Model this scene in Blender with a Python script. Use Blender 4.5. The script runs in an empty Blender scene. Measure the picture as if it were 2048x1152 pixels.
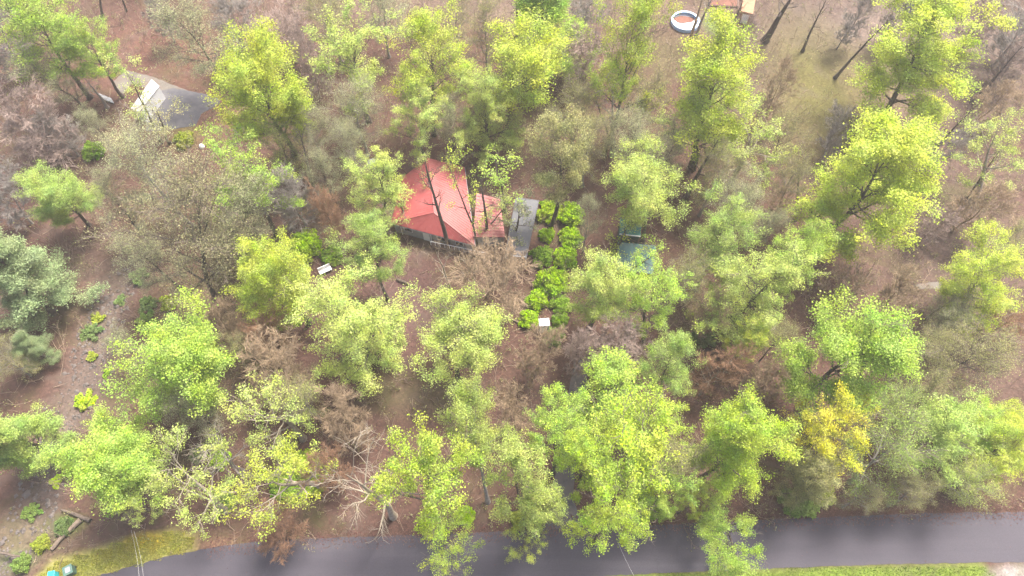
import bpy, math, random
import numpy as np
from math import radians as R, sin, cos, tan, pi
from mathutils import Matrix, Vector

S = bpy.context.scene
COL = S.collection
# ------------------------------------------------------------------ camera, sky, sun, exposure
CAM_H, PITCH, FPX = 78.0, R(29.6), 1365.0
cam = bpy.data.objects.new('camera', bpy.data.cameras.new('camera'))
COL.objects.link(cam)
cam.location = (0, 0, CAM_H)
cam.rotation_euler = (PITCH, 0, 0)
cam.data.sensor_width = 36
cam.data.lens = FPX / 2048 * 36
cam.data.clip_end = 3000
S.camera = cam

SUN_EL, SUN_AZ = R(61), R(40)          # azimuth clockwise from +Y: light comes from the upper right of the picture
W = bpy.data.worlds.new('World')
S.world = W
W.use_nodes = True
wn = W.node_tree.nodes
sky = wn.new('ShaderNodeTexSky')
sky.sky_type = 'NISHITA'
sky.sun_disc = False
sky.sun_elevation = SUN_EL
sky.sun_rotation = SUN_AZ
sky.air_density = 1.0
sky.dust_density = 7.0
sky.ozone_density = 0.6
bg = wn['Background']
bg.inputs['Strength'].default_value = 0.135
W.node_tree.links.new(sky.outputs[0], bg.inputs['Color'])

sl = bpy.data.lights.new('sun', 'SUN')
sl.energy = 3.8
sl.angle = R(18)
sl.color = (1.0, 0.93, 0.82)
sun = bpy.data.objects.new('sun', sl)
COL.objects.link(sun)
sun.rotation_euler = Vector((sin(SUN_AZ) * cos(SUN_EL), cos(SUN_AZ) * cos(SUN_EL), sin(SUN_EL))).to_track_quat('Z', 'Y').to_euler()

S.view_settings.view_transform = 'Standard'
S.view_settings.look = 'None'
S.view_settings.gamma = 1
S.view_settings.exposure = 1.38
S.render.engine = 'CYCLES'
S.cycles.use_denoising = True
S.cycles.max_bounces = 6
S.cycles.diffuse_bounces = 3
S.cycles.transmission_bounces = 3
S.cycles.volume_bounces = 1
S.cycles.transparent_max_bounces = 4


# ------------------------------------------------------------------ helpers
def px(x, y, z=0.0):
    """the point at height z seen at pixel (x, y) of the 2048 x 1152 photograph"""
    u, v = (x - 1024) / FPX, -(y - 576) / FPX
    dy = v * cos(PITCH) + sin(PITCH)
    dz = v * sin(PITCH) - cos(PITCH)
    t = (CAM_H - z) / -dz
    return Vector((u * t, dy * t, z)), t, math.atan2(dy, -dz)


def P2(pts, z=0.0):
    return [px(a, b, z)[0] for a, b in pts]


def tag(o, label=None, cat=None, group=None, kind=None):
    if label: o['label'] = label
    if cat: o['category'] = cat
    if group: o['group'] = group
    if kind: o['kind'] = kind
    return o


def empty(name, loc):
    o = bpy.data.objects.new(name, None)
    o.empty_display_size = 0.3
    o.location = loc
    COL.objects.link(o)
    return o


class MB:
    def __init__(s):
        s.v, s.f, s.mi = [], [], []

    def add(s, verts, faces, mi=0):
        n = len(s.v)
        s.v += [tuple(p) for p in verts]
        s.f += [tuple(i + n for i in f) for f in faces]
        s.mi += [mi] * len(faces)
        return s

    def prism(s, poly, z0, z1, mi=0):
        """extruded polygon; z0/z1 may be lists"""
        n = len(poly)
        a = z0 if isinstance(z0, (list, tuple)) else [z0] * n
        b = z1 if isinstance(z1, (list, tuple)) else [z1] * n
        ar = sum(poly[i][0] * poly[(i + 1) % n][1] - poly[(i + 1) % n][0] * poly[i][1] for i in range(n))
        idx = list(range(n)) if ar > 0 else list(range(n))[::-1]
        vs = [(poly[i][0], poly[i][1], a[i]) for i in idx] + [(poly[i][0], poly[i][1], b[i]) for i in idx]
        fs = [tuple(range(n))[::-1], tuple(range(n, 2 * n))]
        fs += [(i, (i + 1) % n, n + (i + 1) % n, n + i) for i in range(n)]
        return s.add(vs, fs, mi)

    def box(s, c, size, rz=0.0, mi=0, taper=1.0):
        x, y, z = [d / 2 for d in size]
        cr, sr = cos(rz), sin(rz)
        vs = []
        for k, t in ((-1, 1.0), (1, taper)):
            for i, j in ((-1, -1), (1, -1), (1, 1), (-1, 1)):
                a, b = i * x * t, j * y * t
                vs.append((c[0] + a * cr - b * sr, c[1] + a * sr + b * cr, c[2] + k * z))
        return s.add(vs, [(3, 2, 1, 0), (4, 5, 6, 7), (0, 1, 5, 4), (1, 2, 6, 5), (2, 3, 7, 6), (3, 0, 4, 7)], mi)

    def tube(s, pts, rad, sides=8, mi=0):
        pts = np.array([tuple(p) for p in pts], float)[None]
        rad = np.broadcast_to(np.array(rad, float), (1, pts.shape[1]))
        v, f = tubes(pts, rad, sides)
        return s.add(v.tolist(), f.tolist(), mi)

    def lathe(s, c, prof, n=24, mi=0):
        vs, fs = [], []
        for r, z in prof:
            vs += [(c[0] + r * cos(2 * pi * k / n), c[1] + r * sin(2 * pi * k / n), c[2] + z) for k in range(n)]
        for i in range(len(prof) - 1):
            fs += [(i * n + k, i * n + (k + 1) % n, (i + 1) * n + (k + 1) % n, (i + 1) * n + k) for k in range(n)]
        return s.add(vs, fs, mi)

    def build(s, name, mats, parent=None, smooth=False, bevel=0.0, world=False):
        me = bpy.data.meshes.new(name)
        vs = s.v
        if parent is not None and not world:
            l = parent.location
            vs = [(p[0] - l.x, p[1] - l.y, p[2] - l.z) for p in vs]
        me.from_pydata(vs, [], s.f)
        mats = mats if isinstance(mats, (list, tuple)) else [mats]
        for m in mats: me.materials.append(m)
        if len(mats) > 1: me.polygons.foreach_set('material_index', s.mi)
        if smooth: me.polygons.foreach_set('use_smooth', [True] * len(me.polygons))
        me.update()
        o = bpy.data.objects.new(name, me)
        COL.objects.link(o)
        if parent is not None: o.parent = parent
        if bevel:
            b = o.modifiers.new('bevel', 'BEVEL')
            b.width = bevel
            b.segments = 2
        return o


def tubes(P, Rd, sides=3):
    """a batch of tapered tubes: P (T,n,3), Rd (T,n) -> verts, quads"""
    T, n, _ = P.shape
    tg = np.gradient(P, axis=1)
    tg /= np.linalg.norm(tg, axis=2, keepdims=True) + 1e-9
    ref = np.where(np.abs(tg[:, :1, 2:3]) > 0.8, np.array([[[1.0, 0, 0]]]), np.array([[[0, 0, 1.0]]]))
    a = np.cross(tg, np.broadcast_to(ref, tg.shape))
    a /= np.linalg.norm(a, axis=2, keepdims=True) + 1e-9
    b = np.cross(tg, a)
    ang = np.arange(sides) * 2 * pi / sides
    ring = P[:, :, None, :] + Rd[:, :, None, None] * (a[:, :, None, :] * np.cos(ang)[None, None, :, None] + b[:, :, None, :] * np.sin(ang)[None, None, :, None])
    V = ring.reshape(-1, 3)
    base = (np.arange(T)[:, None, None] * n + np.arange(n - 1)[None, :, None]) * sides
    k = np.arange(sides)[None, None, :]
    k2 = (k + 1) % sides
    F = np.stack([base + k, base + k2, base + sides + k2, base + sides + k], -1).reshape(-1, 4)
    return V, F


def npmesh(name, parts, mats):
    """parts: list of (verts, quads, material index)"""
    vs, fs, mi, n = [], [], [], 0
    for v, f, m in parts:
        vs.append(v); fs.append(f + n); mi.append(np.full(len(f), m)); n += len(v)
    v = np.concatenate(vs); f = np.concatenate(fs); mi = np.concatenate(mi)
    me = bpy.data.meshes.new(name)
    me.vertices.add(len(v)); me.vertices.foreach_set('co', v.astype(np.float32).ravel())
    me.loops.add(f.size); me.loops.foreach_set('vertex_index', f.astype(np.int32).ravel())
    me.polygons.add(len(f)); me.polygons.foreach_set('loop_start', np.arange(0, f.size, 4, dtype=np.int32))
    for m in mats: me.materials.append(m)
    me.polygons.foreach_set('material_index', mi.astype(np.int32))
    me.update(calc_edges=True)
    return me


# ------------------------------------------------------------------ materials
def mat(name):
    m = bpy.data.materials.new(name)
    m.use_nodes = True
    nt = m.node_tree
    return m, nt, nt.nodes['Principled BSDF'], nt.nodes, nt.links


def ramp(nt, fac, stops):
    r = nt.nodes.new('ShaderNodeValToRGB')
    e = r.color_ramp.elements
    while len(e) < len(stops): e.new(0.5)
    for k, (p, c) in enumerate(stops):
        e[k].position = p
        e[k].color = (*c, 1)
    nt.links.new(fac, r.inputs[0])
    return r.outputs[0]


def noise(nt, scale, detail=4, rough=0.6, coord='Object', dist=0.0):
    tc = nt.nodes.new('ShaderNodeTexCoord')
    n = nt.nodes.new('ShaderNodeTexNoise')
    n.inputs['Scale'].default_value = scale
    n.inputs['Detail'].default_value = detail
    n.inputs['Roughness'].default_value = rough
    n.inputs['Distortion'].default_value = dist
    nt.links.new(tc.outputs[coord], n.inputs['Vector'])
    return n.outputs[0]


def mix(nt, a, b, fac, mode='MIX'):
    m = nt.nodes.new('ShaderNodeMix')
    m.data_type = 'RGBA'
    m.blend_type = mode
    for val, i in ((fac, 0), (a, 6), (b, 7)):
        if isinstance(val, bpy.types.NodeSocket): nt.links.new(val, m.inputs[i])
        else: m.inputs[i].default_value = val if i == 0 else (*val, 1)
    return m.outputs[2]


def surf(name, c1, c2, scale=3.0, rough=0.8, bump=0.0, c3=None, scale2=0.3, metal=0.0):
    m, nt, b, nd, lk = mat(name)
    c = ramp(nt, noise(nt, scale), [(0.3, c1), (0.7, c2)])
    if c3: c = mix(nt, c, c3, ramp(nt, noise(nt, scale2, 5), [(0.45, (0, 0, 0)), (0.7, (1, 1, 1))]))
    lk.new(c, b.inputs['Base Color'])
    b.inputs['Roughness'].default_value = rough
    b.inputs['Metallic'].default_value = metal
    if bump:
        bp = nd.new('ShaderNodeBump')
        bp.inputs['Strength'].default_value = bump
        lk.new(noise(nt, scale * 3), bp.inputs['Height'])
        lk.new(bp.outputs[0], b.inputs['Normal'])
    return m


def leaf_mat():
    m, nt, b, nd, lk = mat('leaf')
    nd.remove(b)
    oi = nd.new('ShaderNodeObjectInfo')
    ge = nd.new('ShaderNodeNewGeometry')
    hsv = nd.new('ShaderNodeHueSaturation')
    mr = nd.new('ShaderNodeMapRange')
    mr.inputs['To Min'].default_value = 0.62
    mr.inputs['To Max'].default_value = 1.35
    lk.new(ge.outputs['Random Per Island'], mr.inputs[0])
    lk.new(mr.outputs[0], hsv.inputs['Value'])
    mh = nd.new('ShaderNodeMapRange')
    mh.inputs['From Min'].default_value = 0.3
    mh.inputs['From Max'].default_value = 0.7
    mh.inputs['To Min'].default_value = 0.47
    mh.inputs['To Max'].default_value = 0.522
    lk.new(noise(nt, 0.45, 3), mh.inputs[0])
    lk.new(mh.outputs[0], hsv.inputs['Hue'])
    ms = nd.new('ShaderNodeMapRange')
    ms.inputs['From Min'].default_value = 0.3
    ms.inputs['From Max'].default_value = 0.7
    ms.inputs['To Min'].default_value = 0.9
    ms.inputs['To Max'].default_value = 1.16
    lk.new(noise(nt, 0.8, 3, 0.6, 'Object', 0.4), ms.inputs[0])
    lk.new(ms.outputs[0], hsv.inputs['Saturation'])
    lk.new(oi.outputs['Color'], hsv.inputs['Color'])
    d = nd.new('ShaderNodeBsdfDiffuse')
    t = nd.new('ShaderNodeBsdfTranslucent')
    x = nd.new('ShaderNodeMixShader')
    x.inputs[0].default_value = 0.38
    lk.new(hsv.outputs[0], d.inputs[0])
    lk.new(hsv.outputs[0], t.inputs[0])
    lk.new(d.outputs[0], x.inputs[1])
    lk.new(t.outputs[0], x.inputs[2])
    lk.new(x.outputs[0], nd['Material Output'].inputs[0])
    return m


def bark_mat(name, tint=True):
    m, nt, b, nd, lk = mat(name)
    oi = nd.new('ShaderNodeObjectInfo')
    g = ramp(nt, noise(nt, 2.5, 5, 0.7), [(0.3, (0.62, 0.6, 0.58)), (0.7, (1.25, 1.25, 1.25))])
    lk.new(mix(nt, oi.outputs['Color'], g, 1.0, 'MULTIPLY'), b.inputs['Base Color'])
    b.inputs['Roughness'].default_value = 0.95
    b.inputs['Specular IOR Level'].default_value = 0.1
    return m


LEAF = leaf_mat()
BARK = bark_mat('bark')
TWIG = surf('twig', (0.13, 0.105, 0.085), (0.22, 0.18, 0.145), 1.5, 0.95)

ASPHALT = surf('asphalt', (0.062, 0.058, 0.072), (0.08, 0.075, 0.09), 6, 0.8, 0.05, (0.095, 0.09, 0.102), 0.12)
def road_mat():
    m, nt, b, nd, lk = mat('road_asphalt')
    tc = nd.new('ShaderNodeTexCoord')
    mp = nd.new('ShaderNodeMapping')
    mp.inputs['Scale'].default_value = (.035, .55, 1)
    mp.inputs['Rotation'].default_value = (0, 0, R(-3))
    lk.new(tc.outputs['Object'], mp.inputs[0])
    n = nd.new('ShaderNodeTexNoise')
    n.inputs['Scale'].default_value = 1.0
    n.inputs['Detail'].default_value = 5
    lk.new(mp.outputs[0], n.inputs[0])
    c = ramp(nt, n.outputs[0], [(.3, (.042, .039, .054)), (.55, (.052, .048, .064)), (.75, (.069, .066, .081))])
    g = ramp(nt, noise(nt, 9, 4, .8), [(.3, (.78, .78, .78)), (.7, (1.22, 1.2, 1.2))])
    c = mix(nt, c, g, 1.0, 'MULTIPLY')
    v = nd.new('ShaderNodeTexVoronoi')
    v.feature = 'DISTANCE_TO_EDGE'
    v.inputs['Scale'].default_value = .16
    mv = nd.new('ShaderNodeVectorMath')
    mv.operation = 'MULTIPLY_ADD'
    nz = nd.new('ShaderNodeTexNoise')
    nz.inputs['Scale'].default_value = .8
    nz.inputs['Detail'].default_value = 5
    lk.new(tc.outputs['Object'], nz.inputs[0])
    lk.new(nz.outputs['Color'], mv.inputs[0])
    mv.inputs[1].default_value = (2.2, 2.2, 0)
    lk.new(tc.outputs['Object'], mv.inputs[2])
    lk.new(mv.outputs[0], v.inputs['Vector'])
    cr = ramp(nt, v.outputs['Distance'], [(.0, (.86, .86, .86)), (.008, (1, 1, 1))])
    c = mix(nt, c, cr, 1.0, 'MULTIPLY')
    lk.new(c, b.inputs['Base Color'])
    b.inputs['Roughness'].default_value = .85
    return m


ASPHALT = road_mat()
DRIVE = surf('worn_asphalt', (0.062, 0.06, 0.07), (0.088, 0.085, 0.095), 3, 0.85, 0.05, (0.105, 0.088, 0.085), 0.4)
FORECOURT = surf('dark_asphalt', (0.06, 0.06, 0.072), (0.085, 0.085, 0.1), 1.2, 0.8, 0.05, (0.11, 0.107, 0.112), 0.3)
GRAVEL = surf('pale_gravel', (0.11, 0.098, 0.087), (0.165, 0.15, 0.135), 4, 0.95, 0.2, (0.12, 0.088, 0.073), 0.5)
WHITE = surf('white_paint', (0.7, 0.71, 0.74), (0.8, 0.8, 0.82), 2, 0.5)
WHITEROOF = surf('white_sheet', (0.34, 0.35, 0.38), (0.46, 0.47, 0.49), 1.2, 0.6, 0, (0.27, 0.27, 0.27), 0.9)
GREYROOF = surf('grey_membrane', (0.1, 0.104, 0.12), (0.125, 0.129, 0.146), 0.8, 0.8, 0, (0.118, 0.122, 0.136), 0.6)
SIDING = surf('grey_siding', (0.25, 0.26, 0.3), (0.3, 0.31, 0.345), 1.5, 0.7)
DARK = surf('dark_glass', (0.015, 0.018, 0.025), (0.03, 0.035, 0.045), 1, 0.15)
TEAL = surf('teal_sheet', (0.02, 0.14, 0.12), (0.035, 0.175, 0.155), 1.5, 0.6, 0, (0.06, 0.17, 0.155), 0.5)
TEALWALL = surf('green_boards', (0.008, 0.075, 0.058), (0.015, 0.1, 0.08), 2, 0.7)
TARP = surf('blue_grey_tarp', (0.06, 0.145, 0.15), (0.09, 0.18, 0.19), 0.9, 0.7, 0.2, (0.12, 0.185, 0.19), 0.6)
TAN = surf('tan_boards', (0.3, 0.17, 0.1), (0.37, 0.215, 0.135), 2, 0.8)
WOOD = surf('weathered_boards', (0.15, 0.1, 0.085), (0.22, 0.16, 0.14), 3, 0.9)
POOLBLUE = surf('pool_blue', (0.28, 0.42, 0.62), (0.38, 0.52, 0.7), 2, 0.4)
LITTER = surf('dead_leaves', (0.13, 0.055, 0.04), (0.2, 0.095, 0.07), 3, 0.95, 0.3)
STONE = surf('stone', (0.07, 0.06, 0.055), (0.15, 0.13, 0.125), 1.5, 0.9)
CYAN = surf('cyan_plastic', (0.02, 0.42, 0.48), (0.03, 0.5, 0.55), 2, 0.4)
BINGREEN = surf('green_plastic', (0.06, 0.13, 0.105), (0.09, 0.17, 0.14), 3, 0.5)
WIRE = surf('pale_wire', (0.5, 0.5, 0.5), (0.65, 0.65, 0.65), 2, 0.5)
LOGMAT = surf('log_bark', (0.07, 0.055, 0.045), (0.14, 0.11, 0.09), 4, 0.95, 0.3)
PALELOG = surf('pale_log', (0.15, 0.115, 0.085), (0.23, 0.18, 0.14), 4, 0.95, 0.3)


def red_roof():
    m, nt, b, nd, lk = mat('red_metal_roof')
    c = ramp(nt, noise(nt, 0.5, 5), [(0.3, (0.25, 0.05, 0.053)), (0.7, (0.3, 0.066, 0.068))])
    w = ramp(nt, noise(nt, 1.6, 6, 0.7), [(0.5, (0, 0, 0)), (0.75, (0.5, 0.5, 0.5))])
    lk.new(mix(nt, c, (0.34, 0.13, 0.125), w), b.inputs['Base Color'])
    b.inputs['Roughness'].default_value = 0.5
    b.inputs['Metallic'].default_value = 0.0
    return m


RED = red_roof()

# ------------------------------------------------------------------ ground: one sheet, what grows or lies where is a vertex mask
rng0 = np.random.default_rng(3)


def axis(lo, hi, step, far):
    a = np.arange(lo, hi + step / 2, step)
    out = [a]
    g = step * 2; p = hi
    hi_l = []
    while p < far: p += g; g *= 1.35; hi_l.append(p)
    g = step * 2; p = lo
    lo_l = []
    while p > -far: p -= g; g *= 1.35; lo_l.append(p)
    return np.concatenate([np.array(lo_l[::-1]), a, np.array(hi_l)])


gx, gy = axis(-96, 96, 0.6, 700), axis(2, 112, 0.6, 700)
GX, GY = np.meshgrid(gx, gy)


def ell(cx, cy, rx, ry, soft=0.5):
    c, t, th = px(cx, cy)
    a = rx * t / FPX
    b = abs(px(cx, cy - ry)[0].y - px(cx, cy + ry)[0].y) / 2
    d = np.sqrt(((GX - c.x) / a) ** 2 + ((GY - c.y) / b) ** 2)
    return np.clip((1 + soft - d) / (2 * soft), 0, 1)


def band(pts, widths, soft=1.0):
    q = P2(pts)
    best = np.full(GX.shape, 1e9)
    for k in range(len(q) - 1):
        a, b = q[k], q[k + 1]
        dx, dy = b.x - a.x, b.y - a.y
        t = np.clip(((GX - a.x) * dx + (GY - a.y) * dy) / (dx * dx + dy * dy), 0, 1)
        w = widths[k] + (widths[k + 1] - widths[k]) * t
        best = np.minimum(best, np.hypot(GX - a.x - t * dx, GY - a.y - t * dy) - w)
    return np.clip(0.5 - best / (2 * soft), 0, 1)


def inpoly(pts, soft=0.5):
    q = P2(pts)
    ins = np.zeros(GX.shape, bool)
    best = np.full(GX.shape, 1e9)
    for k in range(len(q)):
        a, b = q[k], q[(k + 1) % len(q)]
        c = ((a.y > GY) != (b.y > GY)) & (GX < (b.x - a.x) * (GY - a.y) / ((b.y - a.y) or 1e-9) + a.x)
        ins ^= c
        dx, dy = b.x - a.x, b.y - a.y
        t = np.clip(((GX - a.x) * dx + (GY - a.y) * dy) / (dx * dx + dy * dy + 1e-9), 0, 1)
        best = np.minimum(best, np.hypot(GX - a.x - t * dx, GY - a.y - t * dy))
    return np.clip(0.5 + np.where(ins, best, -best) / (2 * soft), 0, 1)


CREEK = [(255, 540), (215, 600), (195, 680), (170, 760), (120, 850), (90, 940), (60, 1030), (0, 1130)]
creek = band(CREEK, [2.0, 2.3, 2.6, 2.6, 2.4, 2.2, 2.4, 2.5], 1.6)
gcol = np.empty(GX.shape + (3,))
gcol[:] = (0.086, 0.052, 0.044)


def put(mask, c):
    global gcol
    gcol = gcol * (1 - mask[..., None]) + mask[..., None] * np.array(c)


put(ell(1800, 80, 330, 130, 0.6), (0.125, 0.1, 0.09))
put(ell(1900, 480, 170, 260, 0.6), (0.1, 0.073, 0.064))
put(ell(1640, 190, 90, 140, 0.6) * 0.95, (0.105, 0.1, 0.04))
put(ell(1750, 150, 60, 50, 0.6) * 0.7, (0.13, 0.11, 0.06))
put(ell(1330, 110, 80, 40, 0.6) * 0.7, (0.11, 0.1, 0.055))
put(ell(1430, 45, 22, 22, 0.6), (0.1, 0.16, 0.05))
put(ell(1000, 15, 420, 35, 0.6) * 0.6, (0.15, 0.12, 0.1))
put(ell(330, 110, 150, 60, 0.6) * 0.8, (0.125, 0.066, 0.054))
put(ell(420, 240, 60, 50, 0.6), (0.125, 0.07, 0.056))
put(ell(370, 275, 26, 22, 0.5), (0.15, 0.135, 0.05))
put(ell(410, 620, 100, 60, 0.6) * 0.8, (0.14, 0.118, 0.07))
put(ell(240, 760, 45, 60, 0.6) * 0.8, (0.13, 0.112, 0.068))
put(ell(480, 780, 90, 60, 0.6) * 0.7, (0.14, 0.105, 0.07))
put(ell(180, 540, 90, 70, 0.6) * 0.6, (0.125, 0.09, 0.075))
put(ell(800, 600, 70, 90, 0.6) * 0.9, (0.098, 0.06, 0.06))
put(ell(850, 790, 90, 40, 0.6) * 0.6, (0.13, 0.11, 0.07))
put(ell(60, 330, 110, 60, 0.7) * 0.6, (0.085, 0.062, 0.058))
put(creek, (0.102, 0.08, 0.073))
put(ell(60, 1080, 90, 60, 0.5) * 0.7, (0.125, 0.105, 0.07))
put(ell(125, 1050, 40, 20, 0.5), (0.09, 0.12, 0.035))
put(ell(25, 1120, 40, 20, 0.5) * .7, (0.08, 0.13, 0.05))
put(ell(1700, 1010, 330, 16, 0.5) * 0.7, (0.1, 0.06, 0.05))
VERGE = [(70, 1160), (108, 1122), (200, 1098), (240, 1082), (345, 1062), (392, 1072), (392, 1100), (270, 1134), (205, 1152), (150, 1175)]
verge = inpoly(VERGE, 0.6)
put(verge, (0.29, 0.3, 0.085))
put(ell(295, 1082, 40, 12, 0.6), (0.34, 0.25, 0.012))
put(ell(440, 1085, 60, 14, 0.6) * 0.8, (0.2, 0.125, 0.085))
LAWN = [(1150, 1153), (1270, 1149), (1500, 1140), (1750, 1130), (1962, 1126), (1990, 1150), (2010, 1240), (1000, 1240)]
lawn = inpoly(LAWN, 0.3)
put(lawn, (0.13, 0.185, 0.035))
put(ell(2045, 1155, 60, 26, 0.4), (0.22, 0.205, 0.205))

n1 = rng0.normal(0, 1, GX.shape)
HZ = -0.9 * np.clip(creek, 0, 1) ** 1.3
HZ += 0.05 * n1 * (creek > 0.3)
gv = np.stack([GX, GY, HZ], -1).reshape(-1, 3)
ny, nx = GX.shape
ii = (np.arange(ny - 1)[:, None] * nx + np.arange(nx - 1)[None, :])
gf = np.stack([ii, ii + 1, ii + nx + 1, ii + nx], -1).reshape(-1, 4)


def ground_mat():
    m, nt, b, nd, lk = mat('forest_floor')
    at = nd.new('ShaderNodeAttribute')
    at.attribute_name = 'soil'
    f1 = ramp(nt, noise(nt, 2.2, 6, 0.75), [(0.3, (0.68, 0.66, 0.66)), (0.5, (0.98, 0.98, 0.98)), (0.72, (1.3, 1.27, 1.24))])
    f2 = ramp(nt, noise(nt, 0.16, 5, 0.65), [(0.3, (0.78, 0.76, 0.78)), (0.7, (1.22, 1.24, 1.2))])
    v = nd.new('ShaderNodeTexVoronoi')
    v.inputs['Scale'].default_value = 4.5
    v.inputs['Randomness'].default_value = 1
    tc = nd.new('ShaderNodeTexCoord')
    lk.new(tc.outputs['Object'], v.inputs['Vector'])
    sp = nd.new('ShaderNodeSeparateColor')
    lk.new(v.outputs['Color'], sp.inputs[0])
    f3 = ramp(nt, sp.outputs[0], [(0.0, (0.82, 0.8, 0.8)), (0.75, (1.03, 1.01, 1.0)), (1.0, (1.35, 1.27, 1.22))])
    c = mix(nt, at.outputs['Color'], f1, 1.0, 'MULTIPLY')
    c = mix(nt, c, f2, 1.0, 'MULTIPLY')
    c = mix(nt, c, f3, 0.8, 'MULTIPLY')
    mo = ramp(nt, noise(nt, 0.11, 6, 0.7, 'Object', 0.6), [(.52, (0, 0, 0)), (.7, (.75, .75, .75))])
    c = mix(nt, c, (.08, .077, .034), mo)
    gr = ramp(nt, noise(nt, 0.075, 6, 0.7, 'Object', 1.5), [(.54, (0, 0, 0)), (.72, (.8, .8, .8))])
    c = mix(nt, c, (.1, .08, .069), gr)
    lk.new(c, b.inputs['Base Color'])
    b.inputs['Roughness'].default_value = 1
    b.inputs['Specular IOR Level'].default_value = 0.05
    bp = nd.new('ShaderNodeBump')
    bp.inputs['Strength'].default_value = 0.5
    bp.inputs['Distance'].default_value = 0.12
    lk.new(noise(nt, 3.0, 6, 0.75), bp.inputs['Height'])
    lk.new(bp.outputs[0], b.inputs['Normal'])
    return m


GROUND = ground_mat()
gme = npmesh('ground', [(gv, gf, 0)], [GROUND])
ga = gme.color_attributes.new('soil', 'FLOAT_COLOR', 'POINT')
ga.data.foreach_set('color', np.concatenate([gcol.reshape(-1, 3), np.ones((gcol.size // 3, 1))], 1).astype(np.float32).ravel())
ground = bpy.data.objects.new('ground', gme)
COL.objects.link(ground)
tag(ground, kind='structure')


def strip(name, top, bottom, z, m):
    """a paved sheet between two pixel polylines of equal length, with a small real thickness"""
    a, b = P2(top, 0), P2(bottom, 0)
    rr = random.Random(5)

    def dense(q):
        out = []
        for k in range(len(q) - 1):
            n = max(2, int((q[k + 1] - q[k]).length / 0.5))
            for i in range(n):
                p = q[k].lerp(q[k + 1], i / n)
                out.append((p.x + rr.uniform(-.05, .05), p.y + rr.uniform(-.06, .06)))
        return out + [(q[-1].x, q[-1].y)]
    poly = dense(a) + dense(b[::-1])
    o = MB().prism(poly, -0.03, z).build(name, m)
    return tag(o, kind='structure')


strip('road', [(-300, 1300), (100, 1172), (205, 1149), (330, 1114), (430, 1094), (520, 1083), (700, 1074), (900, 1068), (1080, 1059), (1300, 1050), (1560, 1038), (1750, 1030), (1850, 1026), (2048, 1024), (2500, 1022)],
      [(-300, 1430), (100, 1290), (240, 1250), (400, 1210), (600, 1184), (700, 1178), (900, 1168), (1080, 1158), (1280, 1148), (1500, 1139), (1750, 1129), (1850, 1127), (1960, 1125), (2048, 1124), (2500, 1122)], 0.03, ASPHALT)
strip('driveway', [(1078, 1064), (1098, 1000), (1112, 940), (1130, 860), (1138, 780), (1150, 720)],
      [(1172, 1064), (1146, 1000), (1150, 940), (1165, 860), (1172, 780), (1178, 720)], 0.026, DRIVE)
strip('gravel_path', [(222, 168), (252, 140), (300, 152), (360, 175), (400, 190), (440, 200)],
      [(245, 190), (262, 168), (300, 178), (345, 196), (390, 208), (440, 208)], 0.02, GRAVEL)
strip('forecourt', [(300, 188), (345, 176), (385, 183), (415, 190), (437, 197), (439, 204)],
      [(292, 262), (330, 262), (362, 256), (392, 252), (402, 228), (436, 210)], 0.04, FORECOURT)
strip('path', [(1825, 571), (1860, 564), (1900, 563)], [(1830, 579), (1862, 578), (1905, 577)], 0.02, GRAVEL)


# ------------------------------------------------------------------ trees
def unit(a):
    return a / (np.linalg.norm(a, axis=-1, keepdims=True) + 1e-9)


def grow(starts, dirs, lens, n, rng, wig=0.12, up=0.3):
    """polylines from start points; they wander and bend by 'up' towards the sky"""
    T = len(starts)
    P = np.empty((T, n, 3))
    P[:, 0] = starts
    d = unit(dirs)
    for k in range(1, n):
        d = unit(d + rng.normal(0, wig, (T, 3)) + np.array([0, 0, up / n]))
        P[:, k] = P[:, k - 1] + d * (lens / (n - 1))[:, None]
    return P


def spawn(PP, PL, K, tmin, ang, lf, n, rng, wig=0.15, up=0.3, tmax=1.0):
    T, m, _ = PP.shape
    t = tmin + (tmax - tmin) * (np.arange(K)[None, :] + rng.random((T, K))) / K
    f = t * (m - 1)
    i = np.clip(f.astype(int), 0, m - 2)
    fr = (f - i)[..., None]
    r = np.arange(T)[:, None]
    a, b = PP[r, i], PP[r, i + 1]
    st = a + (b - a) * fr
    tg = unit(b - a)
    rv = unit(rng.normal(0, 1, (T, K, 3)))
    pr = unit(rv - (rv * tg).sum(-1, keepdims=True) * tg)
    an = rng.uniform(ang[0], ang[1], (T, K, 1))
    d = tg * np.cos(an) + pr * np.sin(an)
    ln = PL[:, None] * lf * (1.15 - 0.55 * t) * rng.uniform(0.65, 1.25, (T, K))
    return grow(st.reshape(-1, 3), d.reshape(-1, 3), ln.ravel(), n, rng, wig, up), ln.ravel()


def leaves(C, rng, s0, s1, flat=0.5):
    """small bent diamonds at the centres C"""
    N = len(C)
    nrm = rng.normal(0, 1, (N, 3)) * (1 - flat) + np.array([0, 0, flat])
    nrm = unit(nrm)
    rv = rng.normal(0, 1, (N, 3))
    a = unit(np.cross(nrm, rv))
    b = np.cross(nrm, a)
    s = s0 + (s1 - s0) * rng.random((N, 1)) ** 1.6
    w = s * rng.uniform(0.4, 0.85, (N, 1))
    dr = nrm * s * rng.uniform(-0.3, 0.3, (N, 1))
    V = np.stack([C - a * s, C - b * w + dr, C + a * s, C + b * w + dr], 1).reshape(-1, 3)
    F = np.arange(4 * N).reshape(N, 4)
    return V, F


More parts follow.
